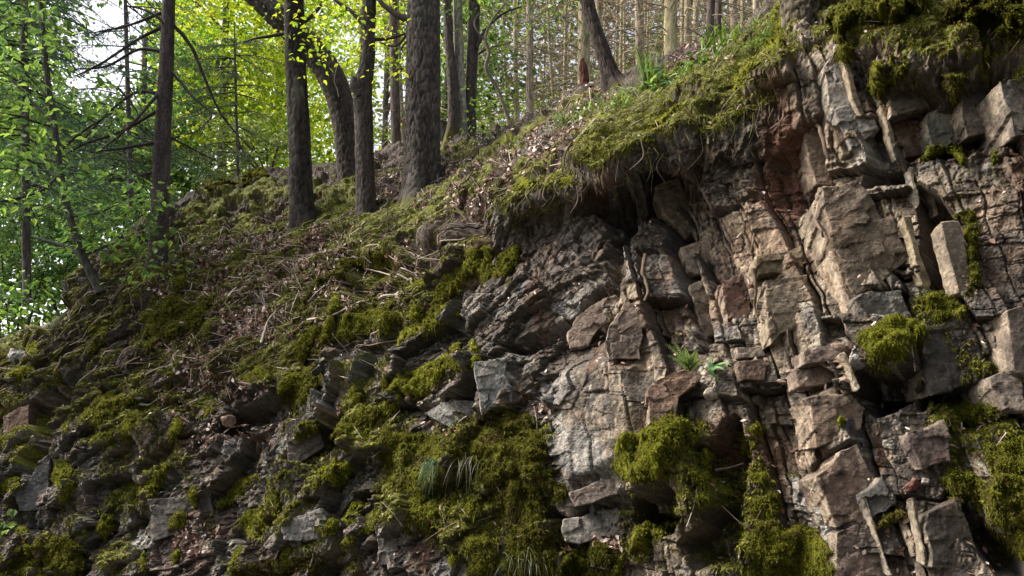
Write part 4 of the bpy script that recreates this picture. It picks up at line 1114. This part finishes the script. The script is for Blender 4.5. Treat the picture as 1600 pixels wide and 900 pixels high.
for px in SB:
    P, _ = px_path(px, y1)
    for _ in range(16):
        k_ = r9.uniform(.25, .98) * (len(P) - 1); p = np.array([np.interp(k_, np.arange(len(P)), P[:, a]) for a in range(3)])
        L = r9.uniform(.2, .6); d = norm(np.array([r9.normal() * .7 - .3 * np.sign(px[0][0] - px[-1][0]), r9.normal() * .6, -abs(r9.normal()) * .7]))
        V, F = tube([p, p + d * L * .5 + r9.normal(size=3) * .03, p + d * L + np.array([0, 0, -.1 * L])], [.005, .003, .0015], 3, 2)
        S.add(V, F, (.06,.05,.045))
S.obj('twigs', M_BARK, parent=t)

yb = gy(480, 362) - .45; t = tree('oak_tree', 'straight dark trunk leaning slightly left, mossy at its right foot', 'tree', at_y(480, 368, yb))
add_trunk(t, [(484, 402, 50), (481, 372, 43), (474, 330, 38), (468, 230, 34), (462, 100, 32), (459, 0, 30), (456, -140, 26), (452, -380, 14)], yb, 12, depth=.013, pw=.027, ph=.16, base=DK, mossbase=.30, flare=.75)
branch(t, [(450, 52, 8), (425, 56, 6), (400, 60, 4), (380, 66, 2)], yb, seed=3)
branch(t, [(470, 40, 7), (500, 10, 6), (520, -40, 4)], yb, seed=4)
crown(t, spots(26, 395, 520, -60, 60, yb - .5, yb + .8, 120), .35, 9, .085, 121, BEECH)

yc = gy(552, 325) - .05; t = tree('bent_tree', 'thick curved trunk bending left behind the straight dark trunk', 'tree', at_y(552, 335, yc))
add_trunk(t, [(555, 372, 48), (553, 340, 42), (547, 280, 38), (540, 200, 40), (522, 130, 42), (490, 80, 42), (440, 32, 38), (395, -8, 34), (340, -50, 30), (270, -130, 22)], yc, 13, depth=.02, pw=.04, ph=.11, base=(.065,.054,.047), mossbase=.2, flare=.6)
V, F = tube(px_path([(527, 102, 2), (522, 125, 2), (527, 140, 2), (529, 152, 1)], yc - .22)[0], .008, 5, 5)
obj('ivy_stem', V, F, M_WOOD, parent=t, col=pal(.3,.27,.22) * np.ones((len(V), 3)))

yd = gy(572, 345) - .4; t = tree('oak_tree', 'grey brown trunk with a knot and fork, left of the biggest trunk', 'tree', at_y(572, 352, yd))
add_trunk(t, [(572, 384, 40), (572, 360, 34), (571, 300, 31), (569, 220, 31), (567, 140, 32), (574, 90, 25), (577, 0, 24), (580, -130, 20), (584, -360, 12)], yd, 14, depth=.014, pw=.03, ph=.10, base=(.055,.046,.04), flare=.6, mossbase=.1)
branch(t, [(566, 36, 9), (552, 20, 8), (534, 8, 6), (510, -10, 4)], yd, seed=5)
branch(t, [(586, 62, 7), (610, 60, 5), (636, 52, 3)], yd, seed=6)
branch(t, [(562, 150, 14), (553, 135, 15), (552, 122, 8), (549, 118, 3)], yd - .08, seed=7, name='knot')
crown(t, spots(60, 478, 640, -40, 120, yd - .6, yd + 1.2, 122), .35, 11, .085, 123, BEECH)

ye = gy(658, 298) - .4; t = tree('oak_tree', 'biggest trunk with deeply furrowed bark, standing in the middle', 'tree', at_y(659, 300, ye))
add_trunk(t, [(657, 346, 72), (657, 312, 63), (658, 270, 57), (660, 180, 55), (661, 80, 52), (663, 0, 51), (665, -150, 44), (668, -400, 26)], ye, 15, seg=96, ring=.02, depth=.020, pw=.030, ph=.20, base=(.06,.051,.045), mossbase=.22, flare=.55)
branch(t, [(640, 32, 14), (622, 24, 11), (604, 12, 9), (588, -6, 7), (570, -40, 4)], ye, col=(.07,.06,.055), seed=8)
branch(t, [(638, 52, 5), (618, 72, 4), (592, 66, 2)], ye, seed=9)
branch(t, [(640, 60, 5), (628, 75, 3), (632, 85, 2)], ye, seed=10)

def toes(parent, u, v, w, offs, seed):
    for i, (du, dv) in enumerate(offs):
        s_ = np.linspace(0, 1, 5); uu = u + du * s_; vv = v + dv * s_ ** 1.3
        P = on(uu, vv, .03, True) + np.array([0, 0, .02]) * (1 - s_)[:, None]
        P[:, 2] -= .05 * s_ ** 3
        V, F = tube(P, np.linspace(1, .25, 5) * w * .5 * P[0, 1] / FPX, 9, 6)
        V = V + fbm(V * 8, 3, seed + i)[:, None] * .02
        t_ = np.clip(.5 + fbm(V * 4, 2, seed + 20 + i), 0, 1)[:, None]
        obj('root', V, F, M_BARK, parent=parent, col=lerp(pal(.045,.037,.03), pal(.085,.085,.022), sstep(.35, .8, t_)))
toes(bpy.data.objects['oak_tree'], 484, 366, 22, [(42, 10), (-30, 18), (14, 26), (-16, -2)], 1)
toes(bpy.data.objects['oak_tree.001'], 573, 350, 18, [(34, 4), (-24, 16), (10, 20)], 2)
toes(bpy.data.objects['oak_tree.002'], 660, 304, 28, [(52, -4), (-36, 22), (22, 20), (-10, 28)], 3)
toes(bpy.data.objects['bent_tree'], 553, 335, 18, [(-30, 10), (20, 12)], 4)
yf = 11.6
t = tree('beech_tree', 'dark stem with a mossy foot, leftmost of the clump behind the biggest trunk', 'tree', at_y(705, 218, yf))
add_trunk(t, [(702, 250, 30), (704, 222, 22), (708, 190, 17), (706, 120, 16), (700, 40, 16), (696, -60, 14), (690, -300, 8)], yf, 16, depth=.01, base=(.075,.06,.055), mossbase=.6, flare=.5)
t = tree('beech_tree', 'smooth pale grey stem in the middle of the clump', 'tree', at_y(722, 210, yf))
add_trunk(t, [(723, 240, 24), (723, 212, 19), (722, 180, 17), (718, 100, 15), (715, 0, 14), (712, -250, 8)], yf + .1, 17, depth=.004, pw=.1, base=(.23,.21,.18), mossbase=.25, flare=.4)
t = tree('beech_tree', 'dark thick stem, right in the clump beside the pale stem', 'tree', at_y(734, 208, yf))
add_trunk(t, [(732, 238, 30), (733, 210, 25), (735, 170, 21), (738, 90, 20), (741, 0, 20), (744, -250, 12)], yf + .2, 18, depth=.01, base=(.065,.055,.05), mossbase=.3, flare=.4)
branch(t, [(745, 75, 6), (760, 45, 5), (785, 22, 4), (815, 10, 2)], yf + .1, col=(.06,.05,.045), seed=11)
crown(t, spots(70, 690, 890, -60, 55, yf - 1, yf + 1.5, 124), .40, 10, .085, 125, [pal(.05,.10,.02), pal(.09,.16,.03), pal(.2,.3,.04)])
t = tree('sapling', 'thin twisted sapling right of the stem clump', 'tree', at_y(800, 200, yf - .6))
V, F = tube(px_path([(803, 202, 6), (792, 178, 6), (778, 140, 6), (760, 108, 7), (764, 82, 6), (758, 60, 5), (770, 30, 4), (790, 5, 3)], yf - .6)[0], np.array([6, 6, 6, 7, 6, 5, 4, 3]) * .5 * 11 / FPX, 8, 8)
obj('trunk', V, F, M_BARK, parent=t, col=pal(.15,.125,.10) * np.ones((len(V), 3)))
branch(t, [(762, 70, 4), (742, 40, 3), (748, 20, 2)], yf - .6, seed=13, col=(.1,.08,.07))
crown(t, spots(16, 735, 810, 120, 205, yf - 1, yf, 126), .25, 7, .07, 127, [pal(.2,.3,.04), pal(.12,.2,.03)])

yg = gy(960, 132); t = tree('oak_tree', 'dark trunk leaning left on the rim above the moss lip', 'tree', at_y(962, 138, yg))
add_trunk(t, [(968, 146, 38), (957, 124, 27), (948, 96, 24), (934, 56, 23), (921, 16, 22), (905, -50, 20), (870, -250, 12)], yg, 19, depth=.014, base=(.045,.035,.03), flare=.5, mossbase=.08)
yh = 9.6; t = tree('broken_stump', 'broken rotten reddish snag left of the leaning trunk', 'stump', at_y(915, 158, yh))
add_trunk(t, [(913, 162, 17), (913, 130, 14), (911, 105, 12), (909, 92, 4)], yh, 20, depth=.02, pw=.03, base=(.10,.045,.03), flare=.3)

yi = float(dep(1255, 70, True)) - .22; t = tree('old_tree', 'rough flaking tree foot gripping the top of the rock', 'tree', at_y(1256, 75, yi))
add_trunk(t, [(1262, 112, 44), (1256, 78, 50), (1252, 40, 58), (1250, 0, 60), (1248, -80, 58), (1244, -300, 44), (1240, -520, 20)], yi, 21, seg=72, ring=.012, depth=.022, pw=.022, ph=.10, base=(.095,.075,.064), flare=.25, mossall=.25)
# --- sapling and spruce at the left edge
yj = 9.9; t = tree('leafy_sapling', 'leaning grey sapling with green leaves at the left edge of the slope', 'tree', at_y(152, 445, yj))
add_trunk(t, [(158, 458, 15), (132, 405, 13), (112, 350, 12), (98, 290, 11), (88, 215, 10), (74, 120, 9), (66, 30, 8), (58, -90, 8), (50, -220, 4)], yj, 22, depth=.006, base=(.06,.058,.05), flare=.2)
for i, px in enumerate([[(152, 438, 8), (120, 395, 7), (85, 380, 6), (50, 370, 4)], [(96, 272, 5), (60, 300, 4), (0, 315, 3)], [(88, 240, 6), (130, 205, 4), (185, 170, 2)], [(84, 190, 5), (50, 160, 4), (0, 100, 2)], [(70, 70, 5), (50, 40, 4), (40, -10, 2)], [(110, 340, 4), (160, 330, 3), (215, 300, 2)], [(66, 40, 5), (62, 20, 4), (75, -20, 3)], [(130, 400, 4), (180, 380, 3), (235, 372, 2)]]):
    branch(t, px, yj, np.linspace(0, .4 * math.cos(i * 1.9), len(px)), (.05,.05,.045), seed=20 + i)
crown(t, np.concatenate([spots(150, -60, 190, -80, 330, yj - 1.2, yj + 1.2, 130, lambda u, v: ~((u > 110) & (v < 110))), spots(36, 130, 260, 290, 430, yj - .6, yj + .6, 131), spots(40, -60, 60, 420, 540, yj - .3, yj + .8, 132, lambda u, v: v < 540 - .6 * (u + 60))]), .36, 12, .115, 133, GREEN)

def needle_tree(label, base_px, y, top_px, wpx, n, reach, seed, cols, vr):
    t = tree('spruce_tree', label, 'tree', at_y(*base_px, y))
    m = ((base_px[0] + top_px[0]) / 2, (base_px[1] + top_px[1]) / 2)
    add_trunk(t, [(*base_px, wpx), (*m, wpx * .8), (*top_px, wpx * .4)], y, seed, depth=.006, base=(.10,.085,.085), flare=.1, ring=.06, seg=28)
    r = np.random.default_rng(seed); S = Soup()
    for k_ in range(n):
        f = r.uniform(*vr); u = lerp(base_px[0], top_px[0], f); v = lerp(base_px[1], top_px[1], f)
        p0 = at_y(u, v, y); az = r.uniform(0, 2 * math.pi); L = reach * r.uniform(.55, 1.1)
        d = np.array([math.cos(az), math.sin(az), -.12])
        pts = np.array([p0, p0 + d * L * .5 + [0, 0, -.05 * L], p0 + d * L + [0, 0, -.22 * L]])
        V, F = tube(pts, [.016, .010, .004], 5, 5)
        b = obj('branch', V, F, M_BARK, parent=t, col=pal(.05,.042,.04) * np.ones((len(V), 3)))
        # hanging twigs with needles
        for q_ in np.linspace(.25, 1, 11):
            c = pts[0] * (1 - q_) + pts[2] * q_ + np.array([0, 0, .04])
            for sgn in (-1, 1):
                l2 = (.55 - .3 * q_) * reach * .5 * r.uniform(.6, 1.2)
                d2 = norm(np.array([d[0] * .7 - sgn * d[1] * .8, d[1] * .7 + sgn * d[0] * .8, -.55 + r.normal() * .2]))
                nn_ = int(l2 / .011) + 3
                s_ = np.linspace(0, 1, nn_); o = c + d2 * (s_ * l2)[:, None] + np.array([0, 0, -.12]) * (s_ ** 2 * l2)[:, None]
                dn = norm(d2 * .8 + r.normal(size=(nn_, 3)) * .55)
                sd_ = norm(np.cross(dn, r.normal(size=(nn_, 3)))) * .0055
                V2 = np.stack([o - sd_, o + sd_, o + dn * r.uniform(.03, .055, nn_)[:, None]], 1).reshape(-1, 3)
                cc = np.asarray(cols)[r.integers(len(cols))] * r.uniform(.7, 1.3)
                S.add(V2, np.arange(nn_ * 3).reshape(-1, 3), cc)
    S.obj('needles', M_NEEDLE, parent=t, smooth=False)
    return t
needle_tree('dusky spruce with drooping needle sprays at the far left', (42, 470), 11.2, (34, -300), 13, 90, 1.9, 31, DUSK, (.18, .85))
needle_tree('smaller spruce with blue green drooping sprays, right of the dusky spruce', (205, 330), 13.5, (190, -200), 8, 70, 1.7, 32, DUSK, (.05, .9))
needle_tree('young spruce with soft sprays behind the mossy hump', (372, 290), 14.5, (366, 40), 5, 36, 1.2, 33, [pal(.09,.13,.05), pal(.06,.10,.05), pal(.13,.17,.06)], (.1, .9))

# --- leafy beeches behind the slope, bright in the sun
BG = [
 ('sunlit yellow green beech behind the left trunks', (345, 300), 19, 15, (255, 470, -160, 235), 280),
 ('sunlit beech crown between the straight and curved trunks', (425, 285), 22, 14, (370, 560, -160, 270), 260),
 ('low bright beech branches right of the curved trunk', (600, 250), 18, 10, (570, 660, -60, 215), 80),
 ('green beech behind the stem clump', (690, 225), 17, 10, (660, 800, -120, 190), 70),
 ('deep green leafy tree behind the far left spruce', (110, 420), 17, 16, (-80, 150, 60, 430), 220),
 ('light green leafy tree behind the bare spruce stem', (215, 380), 18, 14, (150, 320, 60, 330), 170),
 ('tall pale green tree at the top left corner', (-40, 420), 20, 16, (-140, 130, -160, 190), 150),
]
for i, (lb, bpx, y, w, (u0, u1, v0, v1), n) in enumerate(BG):
    t = tree('beech_tree' if 'beech' in lb else 'leafy_tree', lb, 'tree', at_y(*bpx, y))
    uu = (u0 + u1) / 2
    add_trunk(t, [(*bpx, w), (lerp(bpx[0], uu, .3), bpx[1] - 150, w * .85), (lerp(bpx[0], uu, .6), v0, w * .5)], y, 40 + i, depth=.008, ring=.08, seg=24, base=(.11,.10,.09))
    r = np.random.default_rng(60 + i)
    for k_ in range(6):
        v = r.uniform(v0 + 30, v1); u = r.uniform(u0, u1)
        bu = lerp(bpx[0], uu, .3)
        branch(t, [(bu, v + 60, 5), (lerp(bu, u, .5), v + 15, 4), (u, v, 2)], y, np.array([0, .3, .8]) * r.normal(), seed=70 + i * 9 + k_)
    cc = BEECH if i in (0, 1, 2) else GREEN
    keep = (lambda u, v: ~((u > 85) & (u < 250) & (v < 160))) if i >= 4 else ((lambda u, v: ~((u > 585) & (u < 640) & (v > 50))) if i == 2 else None)
    crown(t, spots(n, u0, u1, v0, v1, y - 1.8, y + 1.8, 80 + i, keep), .62, 38, .15 if i < 4 else .17, 100 + i, cc, shape=.6)

for i, (lb, bpx, y, u0, u1, v0, v1, n) in enumerate([('dark green bush low at the left border behind the bank', (20, 600), 15.5, -90, 95, 330, 560, 90), ('loose green bush between the sapling and the bare spruce stem', (185, 430), 14.5, 110, 235, 280, 420, 46), ('pale bush behind the mossy hump and the straight dark trunk', (420, 285), 17, 330, 450, 190, 285, 46)]):
    t = tree('bush', lb, 'bush', at_y(*bpx, y))
    for k_ in range(5):
        u = lerp(u0, u1, (k_ + .5) / 5); branch(t, [(bpx[0], bpx[1], 4), (lerp(bpx[0], u, .5), lerp(bpx[1], v0, .4), 3), (u, lerp(v0, v1, .3), 2)], y, seed=300 + i * 9 + k_, name='stem')
    crown(t, spots(n, u0, u1, v0, v1, y - .9, y + .9, 310 + i), .5, 34, .12, 320 + i, [pal(.06,.13,.04), pal(.10,.19,.05), pal(.14,.24,.06)] if i < 2 else [pal(.2,.27,.08), pal(.28,.34,.12)], name='foliage')

# --- the conifer plantation behind the rim: every stem its own tree
r = np.random.default_rng(77)
near = [(808, 8, 200, 18), (829, 12, 192, 16), (868, 5, 180, 20), (880, 6, 178, 22), (912, 19, 160, 11.5), (945, 9, 140, 18), (968, 5, 130, 17), (1000, 10, 118, 16), (1048, 21, 108, 11.5),
        (1066, 8, 100, 18), (1074, 11, 100, 16), (1084, 9, 96, 17), (1106, 14, 90, 12.5), (1122, 11, 72, 13), (1160, 7, 60, 17), (1184, 10, 56, 14), (1212, 9, 50, 15), (795, 5, 205, 24), (632, 9, 232, 17), (620, 16, 236, 14)]
lab = {912: 'pale grey conifer stem right behind the broken snag', 1048: 'thickest pale conifer stem among the plantation, right of the tall grass', 829: 'tan conifer stem left in the plantation, on its own', 1106: 'dark conifer stem above the grassy rim', 1122: 'dark slim conifer stem next to the ridge moss', 620: 'short thick pine stem just left of the biggest trunk'}
def conifer(u, w, v, y, seed, label, group, twn, tan):
    t = tree('conifer_tree', label, 'tree', at_y(u, v, y), group)
    ln = r.normal() * 9
    base = lerp(pal(.27,.215,.175), pal(.36,.31,.18), tan)
    if u in (1106, 1122, 620): base = pal(.09,.07,.06)
    add_trunk(t, [(u, v + 14, w * 1.1), (u + ln * .4, v - 90, w), (u + ln, v - 330, w * .8), (u + ln * 2, v - 560, w * .4)], y, seed, depth=.006, pw=.05, ph=.07, ring=.09, seg=20, base=base, flare=.15, mossall=.05 * tan)
    S = Soup()
    P0 = at_y(u, v, y)
    for _ in range(twn):
        h = r.uniform(.3, 5.5); az = r.uniform(0, 2 * math.pi); L = r.uniform(.5, 1.9)
        a = P0 + np.array([0, 0, h]); d = np.array([math.cos(az), math.sin(az), r.uniform(-.45, .15)])
        e_ = a + d * L + np.array([0, 0, -.15 * L])
        V, F = tube([a, a + d * L * .5 + r.normal(size=3) * .05, e_], [.014, .010, .004], 3, 3)
        S.add(V, F, lerp(pal(.16,.12,.09), pal(.36,.29,.2), r.random()))
        for _k in range(3):
            q_ = r.uniform(.3, 1); p = a * (1 - q_) + e_ * q_; d3 = norm(d + r.normal(size=3) * .7) * L * r.uniform(.15, .4)
            V, F = tube([p, p + d3 * .5, p + d3 + np.array([0, 0, -.05])], [.005, .004, .002], 3, 1)
            S.add(V, F, lerp(pal(.16,.12,.09), pal(.36,.29,.2), r.random()))
    S.obj('twigs', M_WOOD, parent=t)
for i, (u, w, v, y) in enumerate(near):
    conifer(u, w, v, y, 400 + i, lab.get(u, 'thin straight conifer stem of the plantation behind the rocky rim'), 'conifers of the plantation behind the rim', 34, r.random())
for i in range(30):
    y = r.uniform(18, 46); u = r.uniform(770, 1330) if i < 24 else r.uniform(560, 770)
    v = np.interp(u, [560, 700, 800, 930, 1100, 1250, 1400], [245, 222, 206, 150, 92, 15, -80])
    conifer(u, max(3.0, 170 / y * r.uniform(.35, 1.3)), v, y, 500 + i, 'thin straight conifer stem of the plantation behind the rocky rim', 'conifers of the plantation behind the rim', 26 if y < 35 else 14, r.random())

# --- the far wood: one mass of leaves and twigs
S = Soup(); r = np.random.default_rng(55)
def far(n, u0, u1, v0, v1, y0, y1, rad, per, size, cols, seed, keep=None):
    C = spots(n, u0, u1, v0, v1, y0, y1, seed, keep)
    Nn = norm(np.array([0, -.3, 1.0]) + r.normal(size=C.shape) * .4)
    leafset(S, C, Nn, rad, per, size, seed, cols, .5, .7, .6)
gap = lambda u, v: r.random(len(u)) < np.where((u > 90) & (u < 240) & (v < 170), .03, np.where((u > 580) & (u < 650) & (v > 40), .10, np.where((u > 770) & (u < 820) & (v > 60), .08, .85)))
far(560, -300, 300, -200, 590, 28, 46, 1.6, 60, .46, GREEN + [pal(.07,.13,.03), pal(.05,.10,.03)], 201, gap)
far(420, 250, 720, -200, 300, 30, 50, 1.6, 60, .30, BEECH + [pal(.3,.36,.12)], 202, gap)
far(780, 700, 1400, -200, 230, 34, 60, 1.8, 60, .40, [pal(.26,.32,.08), pal(.20,.22,.09), pal(.38,.38,.20), pal(.30,.24,.15), pal(.40,.34,.25)], 203, gap)
far(90, 680, 1250, 20, 210, 22, 34, 1.0, 46, .20, [pal(.14,.22,.04), pal(.22,.30,.05), pal(.09,.15,.03)], 204, lambda u, v: v > np.interp(u, [700, 930, 1250], [150, 70, -40]))
for _ in range(3800):
    p = at_y(r.uniform(740, 1350), r.uniform(-150, 220), r.uniform(18, 45)); L = r.uniform(.6, 2.4); d = norm(np.array([r.normal(), r.normal() * .5, r.normal() * .35 - .1])) * L
    V, F = tube([p, p + d * .5 + r.normal(size=3) * .08, p + d + np.array([0, 0, -.1 * L])], [.012, .010, .004], 3, 2)
    S.add(V, F, lerp(pal(.12,.09,.07), pal(.26,.21,.15), r.random()))
tag(S.obj('distant_wood', M_LEAF, (0, 40, 6), smooth=False), 'far sunlit wood of leaves and bare twigs behind the stems', 'forest', kind='stuff')

# unseen leafy wood, added behind the camera to keep low light off the bank
S = Soup(); r = np.random.default_rng(56)
n = 520
C = np.stack([r.uniform(-26, 30, n), r.uniform(-17, -9, n), r.uniform(-.3, 15, n)], -1)
leafset(S, C, norm(np.array([0, .5, 1.0]) + r.normal(size=C.shape) * .5), 1.8, 46, .5, 57, [pal(.05,.09,.03), pal(.07,.11,.04), pal(.04,.07,.03)], .6, .8, .6)
tag(S.obj('light_block_wood', M_LEAF, (0, -13, 0), smooth=False), 'unseen leafy wood added behind the camera to block low light', 'forest', kind='stuff')

# ------------------------------------------------------------------ grasses, fern and herbs
def tuft(label, u, v, n, L, w, seed, cols, spread=.08, dirb=(0, -.2, 1), droop=.6, fan=.45, out=.05, name='grass_tuft', cat='grass', y=None):
    r = np.random.default_rng(seed)
    P0 = at_y(u, v, (gy(u, v) if y is None else y) - out)
    S = Soup(); m = 7
    for _ in range(n):
        b = P0 + r.normal(size=3) * spread * np.array([1, .5, .35])
        d = norm(np.asarray(dirb, float) + r.normal(size=3) * fan); l = L * r.uniform(.5, 1.15)
        s_ = np.linspace(0, 1, m)[:, None]
        c = b + d * l * s_ + np.array([0, 0, -1.0]) * droop * l * s_ ** 2.2
        tg = norm(np.gradient(c, axis=0)); sd_ = norm(np.cross(tg, d + r.normal(size=3) * .4))
        ww = w * r.uniform(.7, 1.3) * (1 - s_ ** 2) * .5 + 2e-4
        V = np.concatenate([c - sd_ * ww, c + sd_ * ww])
        i_ = np.arange(m - 1)
        S.add(V, np.stack([i_, i_ + 1, i_ + 1 + m, i_ + m], -1), np.asarray(cols[r.integers(len(cols))]) * r.uniform(.7, 1.3))
    return tag(S.obj(name, M_GRASS, P0), label, cat)
GR = [pal(.085,.16,.018), pal(.15,.25,.025), pal(.21,.31,.03), pal(.06,.11,.015)]
GP = [pal(.16,.18,.09), pal(.22,.23,.14), pal(.10,.14,.06)]
tuft('stiff sword leaved green tuft standing on the rim right of the leaning trunk', 1016, 138, 40, .55, .022, 1, GR, .07, (0, -.1, 1), .25, .25)
tuft('broad lush grass tuft on the rim beside the upper right tree', 1150, 80, 110, .50, .016, 2, GR, .16, (.1, -.2, 1), .6, .35)
tuft('arching grass tuft on the slope left of the brown root rail', 892, 196, 110, .48, .012, 3, GR + GP, .14, (-.1, -.3, .8), .8, .5)
tuft('pale grass tuft on the litter slope right of the stem clump', 846, 226, 46, .34, .010, 4, GP + GR, .12, (-.3, -.3, .8), .8, .5)
tuft('fine blue green grass tuft hanging in the large moss mat', 678, 722, 60, .20, .004, 5, [pal(.04,.10,.04), pal(.07,.15,.06), pal(.03,.07,.03)], .04, (-.35, -.6, .2), 1.1, .3, .10)
tuft('wispy pale grass hanging from the moss lip', 1082, 162, 40, .34, .006, 6, GP, .05, (0, -.6, .1), 1.0, .2, .16)
tuft('faded grass hanging beside the fine blue green tuft', 728, 715, 40, .18, .004, 7, [pal(.07,.08,.03), pal(.10,.09,.05)], .06, (-.1, -.6, .1), 1.0, .3, .12)
tuft('limp pale grass under the drooping moss curtain', 868, 300, 46, .22, .006, 8, GP, .08, (-.2, -.6, .2), 1.0, .3, .12)
tuft('short green grass patch at the foot of the pale grass tuft', 812, 226, 36, .20, .008, 9, GR, .10, (0, -.3, .9), .5, .5)
tuft('grass fringe hanging at the bottom under the dark moss mat', 826, 870, 40, .18, .004, 10, [pal(.06,.07,.025), pal(.08,.075,.035)], .10, (0, -.6, .1), 1.0, .3, .10)
tuft('green grass tuft on the top right moss corner', 1090, 112, 30, .22, .010, 14, GR, .09, (-.2, -.2, .8), .7, .5)
tuft('low green tuft at the foot of the curved trunk', 500, 268, 40, .3, .010, 15, [pal(.12,.19,.05), pal(.2,.26,.08)], .3, (0, -.2, 1), .5, .5)

for i, (lb, u, v, n, L) in enumerate([
 ('dark grass tuft at the foot of the dark leaning trunk', 985, 150, 34, .32), ('grass tuft on the highest rim left of the ridge moss', 1186, 62, 40, .34),
 ('thin grass tuft between the sword leaved tuft and the broad lush tuft', 1078, 112, 34, .30), ('grass tuft on the litter under the broken snag', 925, 172, 44, .34),
 ('pale green grass tuft at the right foot of the stem clump', 770, 216, 40, .30), ('green grass tuft in front of the mossy stem foot', 715, 236, 36, .26),
 ('sparse grass tuft on the slope below the biggest trunk', 742, 268, 30, .22), ('long grass tuft spilling over the ridge moss at the upper right', 1205, 70, 50, .40), ('long grass tuft spilling over the big moss lip near the leaning trunk', 968, 172, 50, .40), ('long grass tuft on the crest of the big moss lip', 1050, 142, 44, .36), ('grass tuft right behind the straight dark trunk foot', 436, 300, 44, .30)]):
    tuft(lb, u, v, n, L, .010, 20 + i, GR + GP[:1], .09, (r.normal() * .2, -.3, .9), .7, .5)

def herb(label, u, v, n, size, seed, cols, spread=.10, cat='plant', name='herb', out=.06):
    r = np.random.default_rng(seed)
    P0 = at_y(u, v, gy(u, v) - out)
    e = empty(name, P0); tag(e, label, cat)
    S = Soup(); S2 = Soup()
    for _ in range(n):
        tip = P0 + np.array([r.normal() * spread, -abs(r.normal()) * spread * .6, abs(r.normal()) * spread])
        V, F = tube([P0, (P0 + tip) / 2 + [0, 0, .02], tip], [.003, .002, .0015], 4, 3); S2.add(V, F, (.09,.11,.04))
        leafset(S, tip[None], norm(np.array([[r.normal() * .3, -.6, .8]])), np.array([size * .4]), 3, size, int(r.integers(1e6)), cols, .2, .3, .75)
    S2.obj('stem', M_GRASS, parent=e); S.obj('foliage', M_LEAF, parent=e, smooth=False)
    return e
herb('broad leaved green herb at the foot of the sword leaved tuft', 1046, 136, 9, .10, 41, GREEN)
herb('green herb with rounded leaves on the rim near the ridge moss', 1100, 102, 10, .09, 42, GREEN, .12)
herb('little seedling on the litter slope left of the pale stick', 498, 402, 4, .07, 43, [pal(.2,.3,.04)], .04)
herb('green seedling on the slope behind the pale grass tuft', 778, 238, 9, .08, 44, GREEN, .12)
herb('leafy green weed at the lower left border', 8, 828, 10, .09, 45, GREEN, .14)

def fern():
    P0 = at_y(1078, 580, gy(1078, 580) - .10)
    e = empty('fern', P0); tag(e, 'small bright fern growing from a crack in the face', 'fern')
    r = np.random.default_rng(8)
    for i, (du, dv) in enumerate([(-28, -42), (-12, -34), (6, -30), (-38, -22), (-20, -12), (14, -14), (-40, -40)]):
        tip = P0 + np.array([du, -22, -dv]) * P0[1] / FPX
        mid = (P0 + tip) / 2 + np.array([0, -.02, .03])
        S = Soup(); V, F = tube([P0, mid, tip], [.003, .002, .001], 4, 8); S.add(V, F, (.12,.15,.04))
        for s_ in np.linspace(.2, 1, 13):
            c = (1 - s_) ** 2 * P0 + 2 * s_ * (1 - s_) * mid + s_ * s_ * tip
            ax = norm(tip - P0); nn_ = norm(np.array([.1, -.8, .6])); sd_ = norm(np.cross(ax, nn_))
            for sg in (-1, 1):
                l = .05 * (1.05 - s_ * .85); d = norm(sd_ * sg + ax * .5); w = ax * l * .22
                V = np.array([c - w * .6, c + d * l * .6 - w, c + d * l, c + d * l * .5 + w, c + w * .6])
                S.add(V, np.array([[0, 1, 2], [0, 2, 3], [0, 3, 4]]), lerp(pal(.12,.2,.05), pal(.24,.32,.08), r.random()))
        S.obj('frond', M_LEAF, parent=e, smooth=False)
fern()
tuft('blue green strap leaves right of the small fern', 1112, 578, 12, .18, .026, 12, [pal(.16,.24,.14), pal(.10,.2,.07)], .03, (.35, -.5, .4), .5, .5, .10, 'strap_leaf_plant', 'plant')
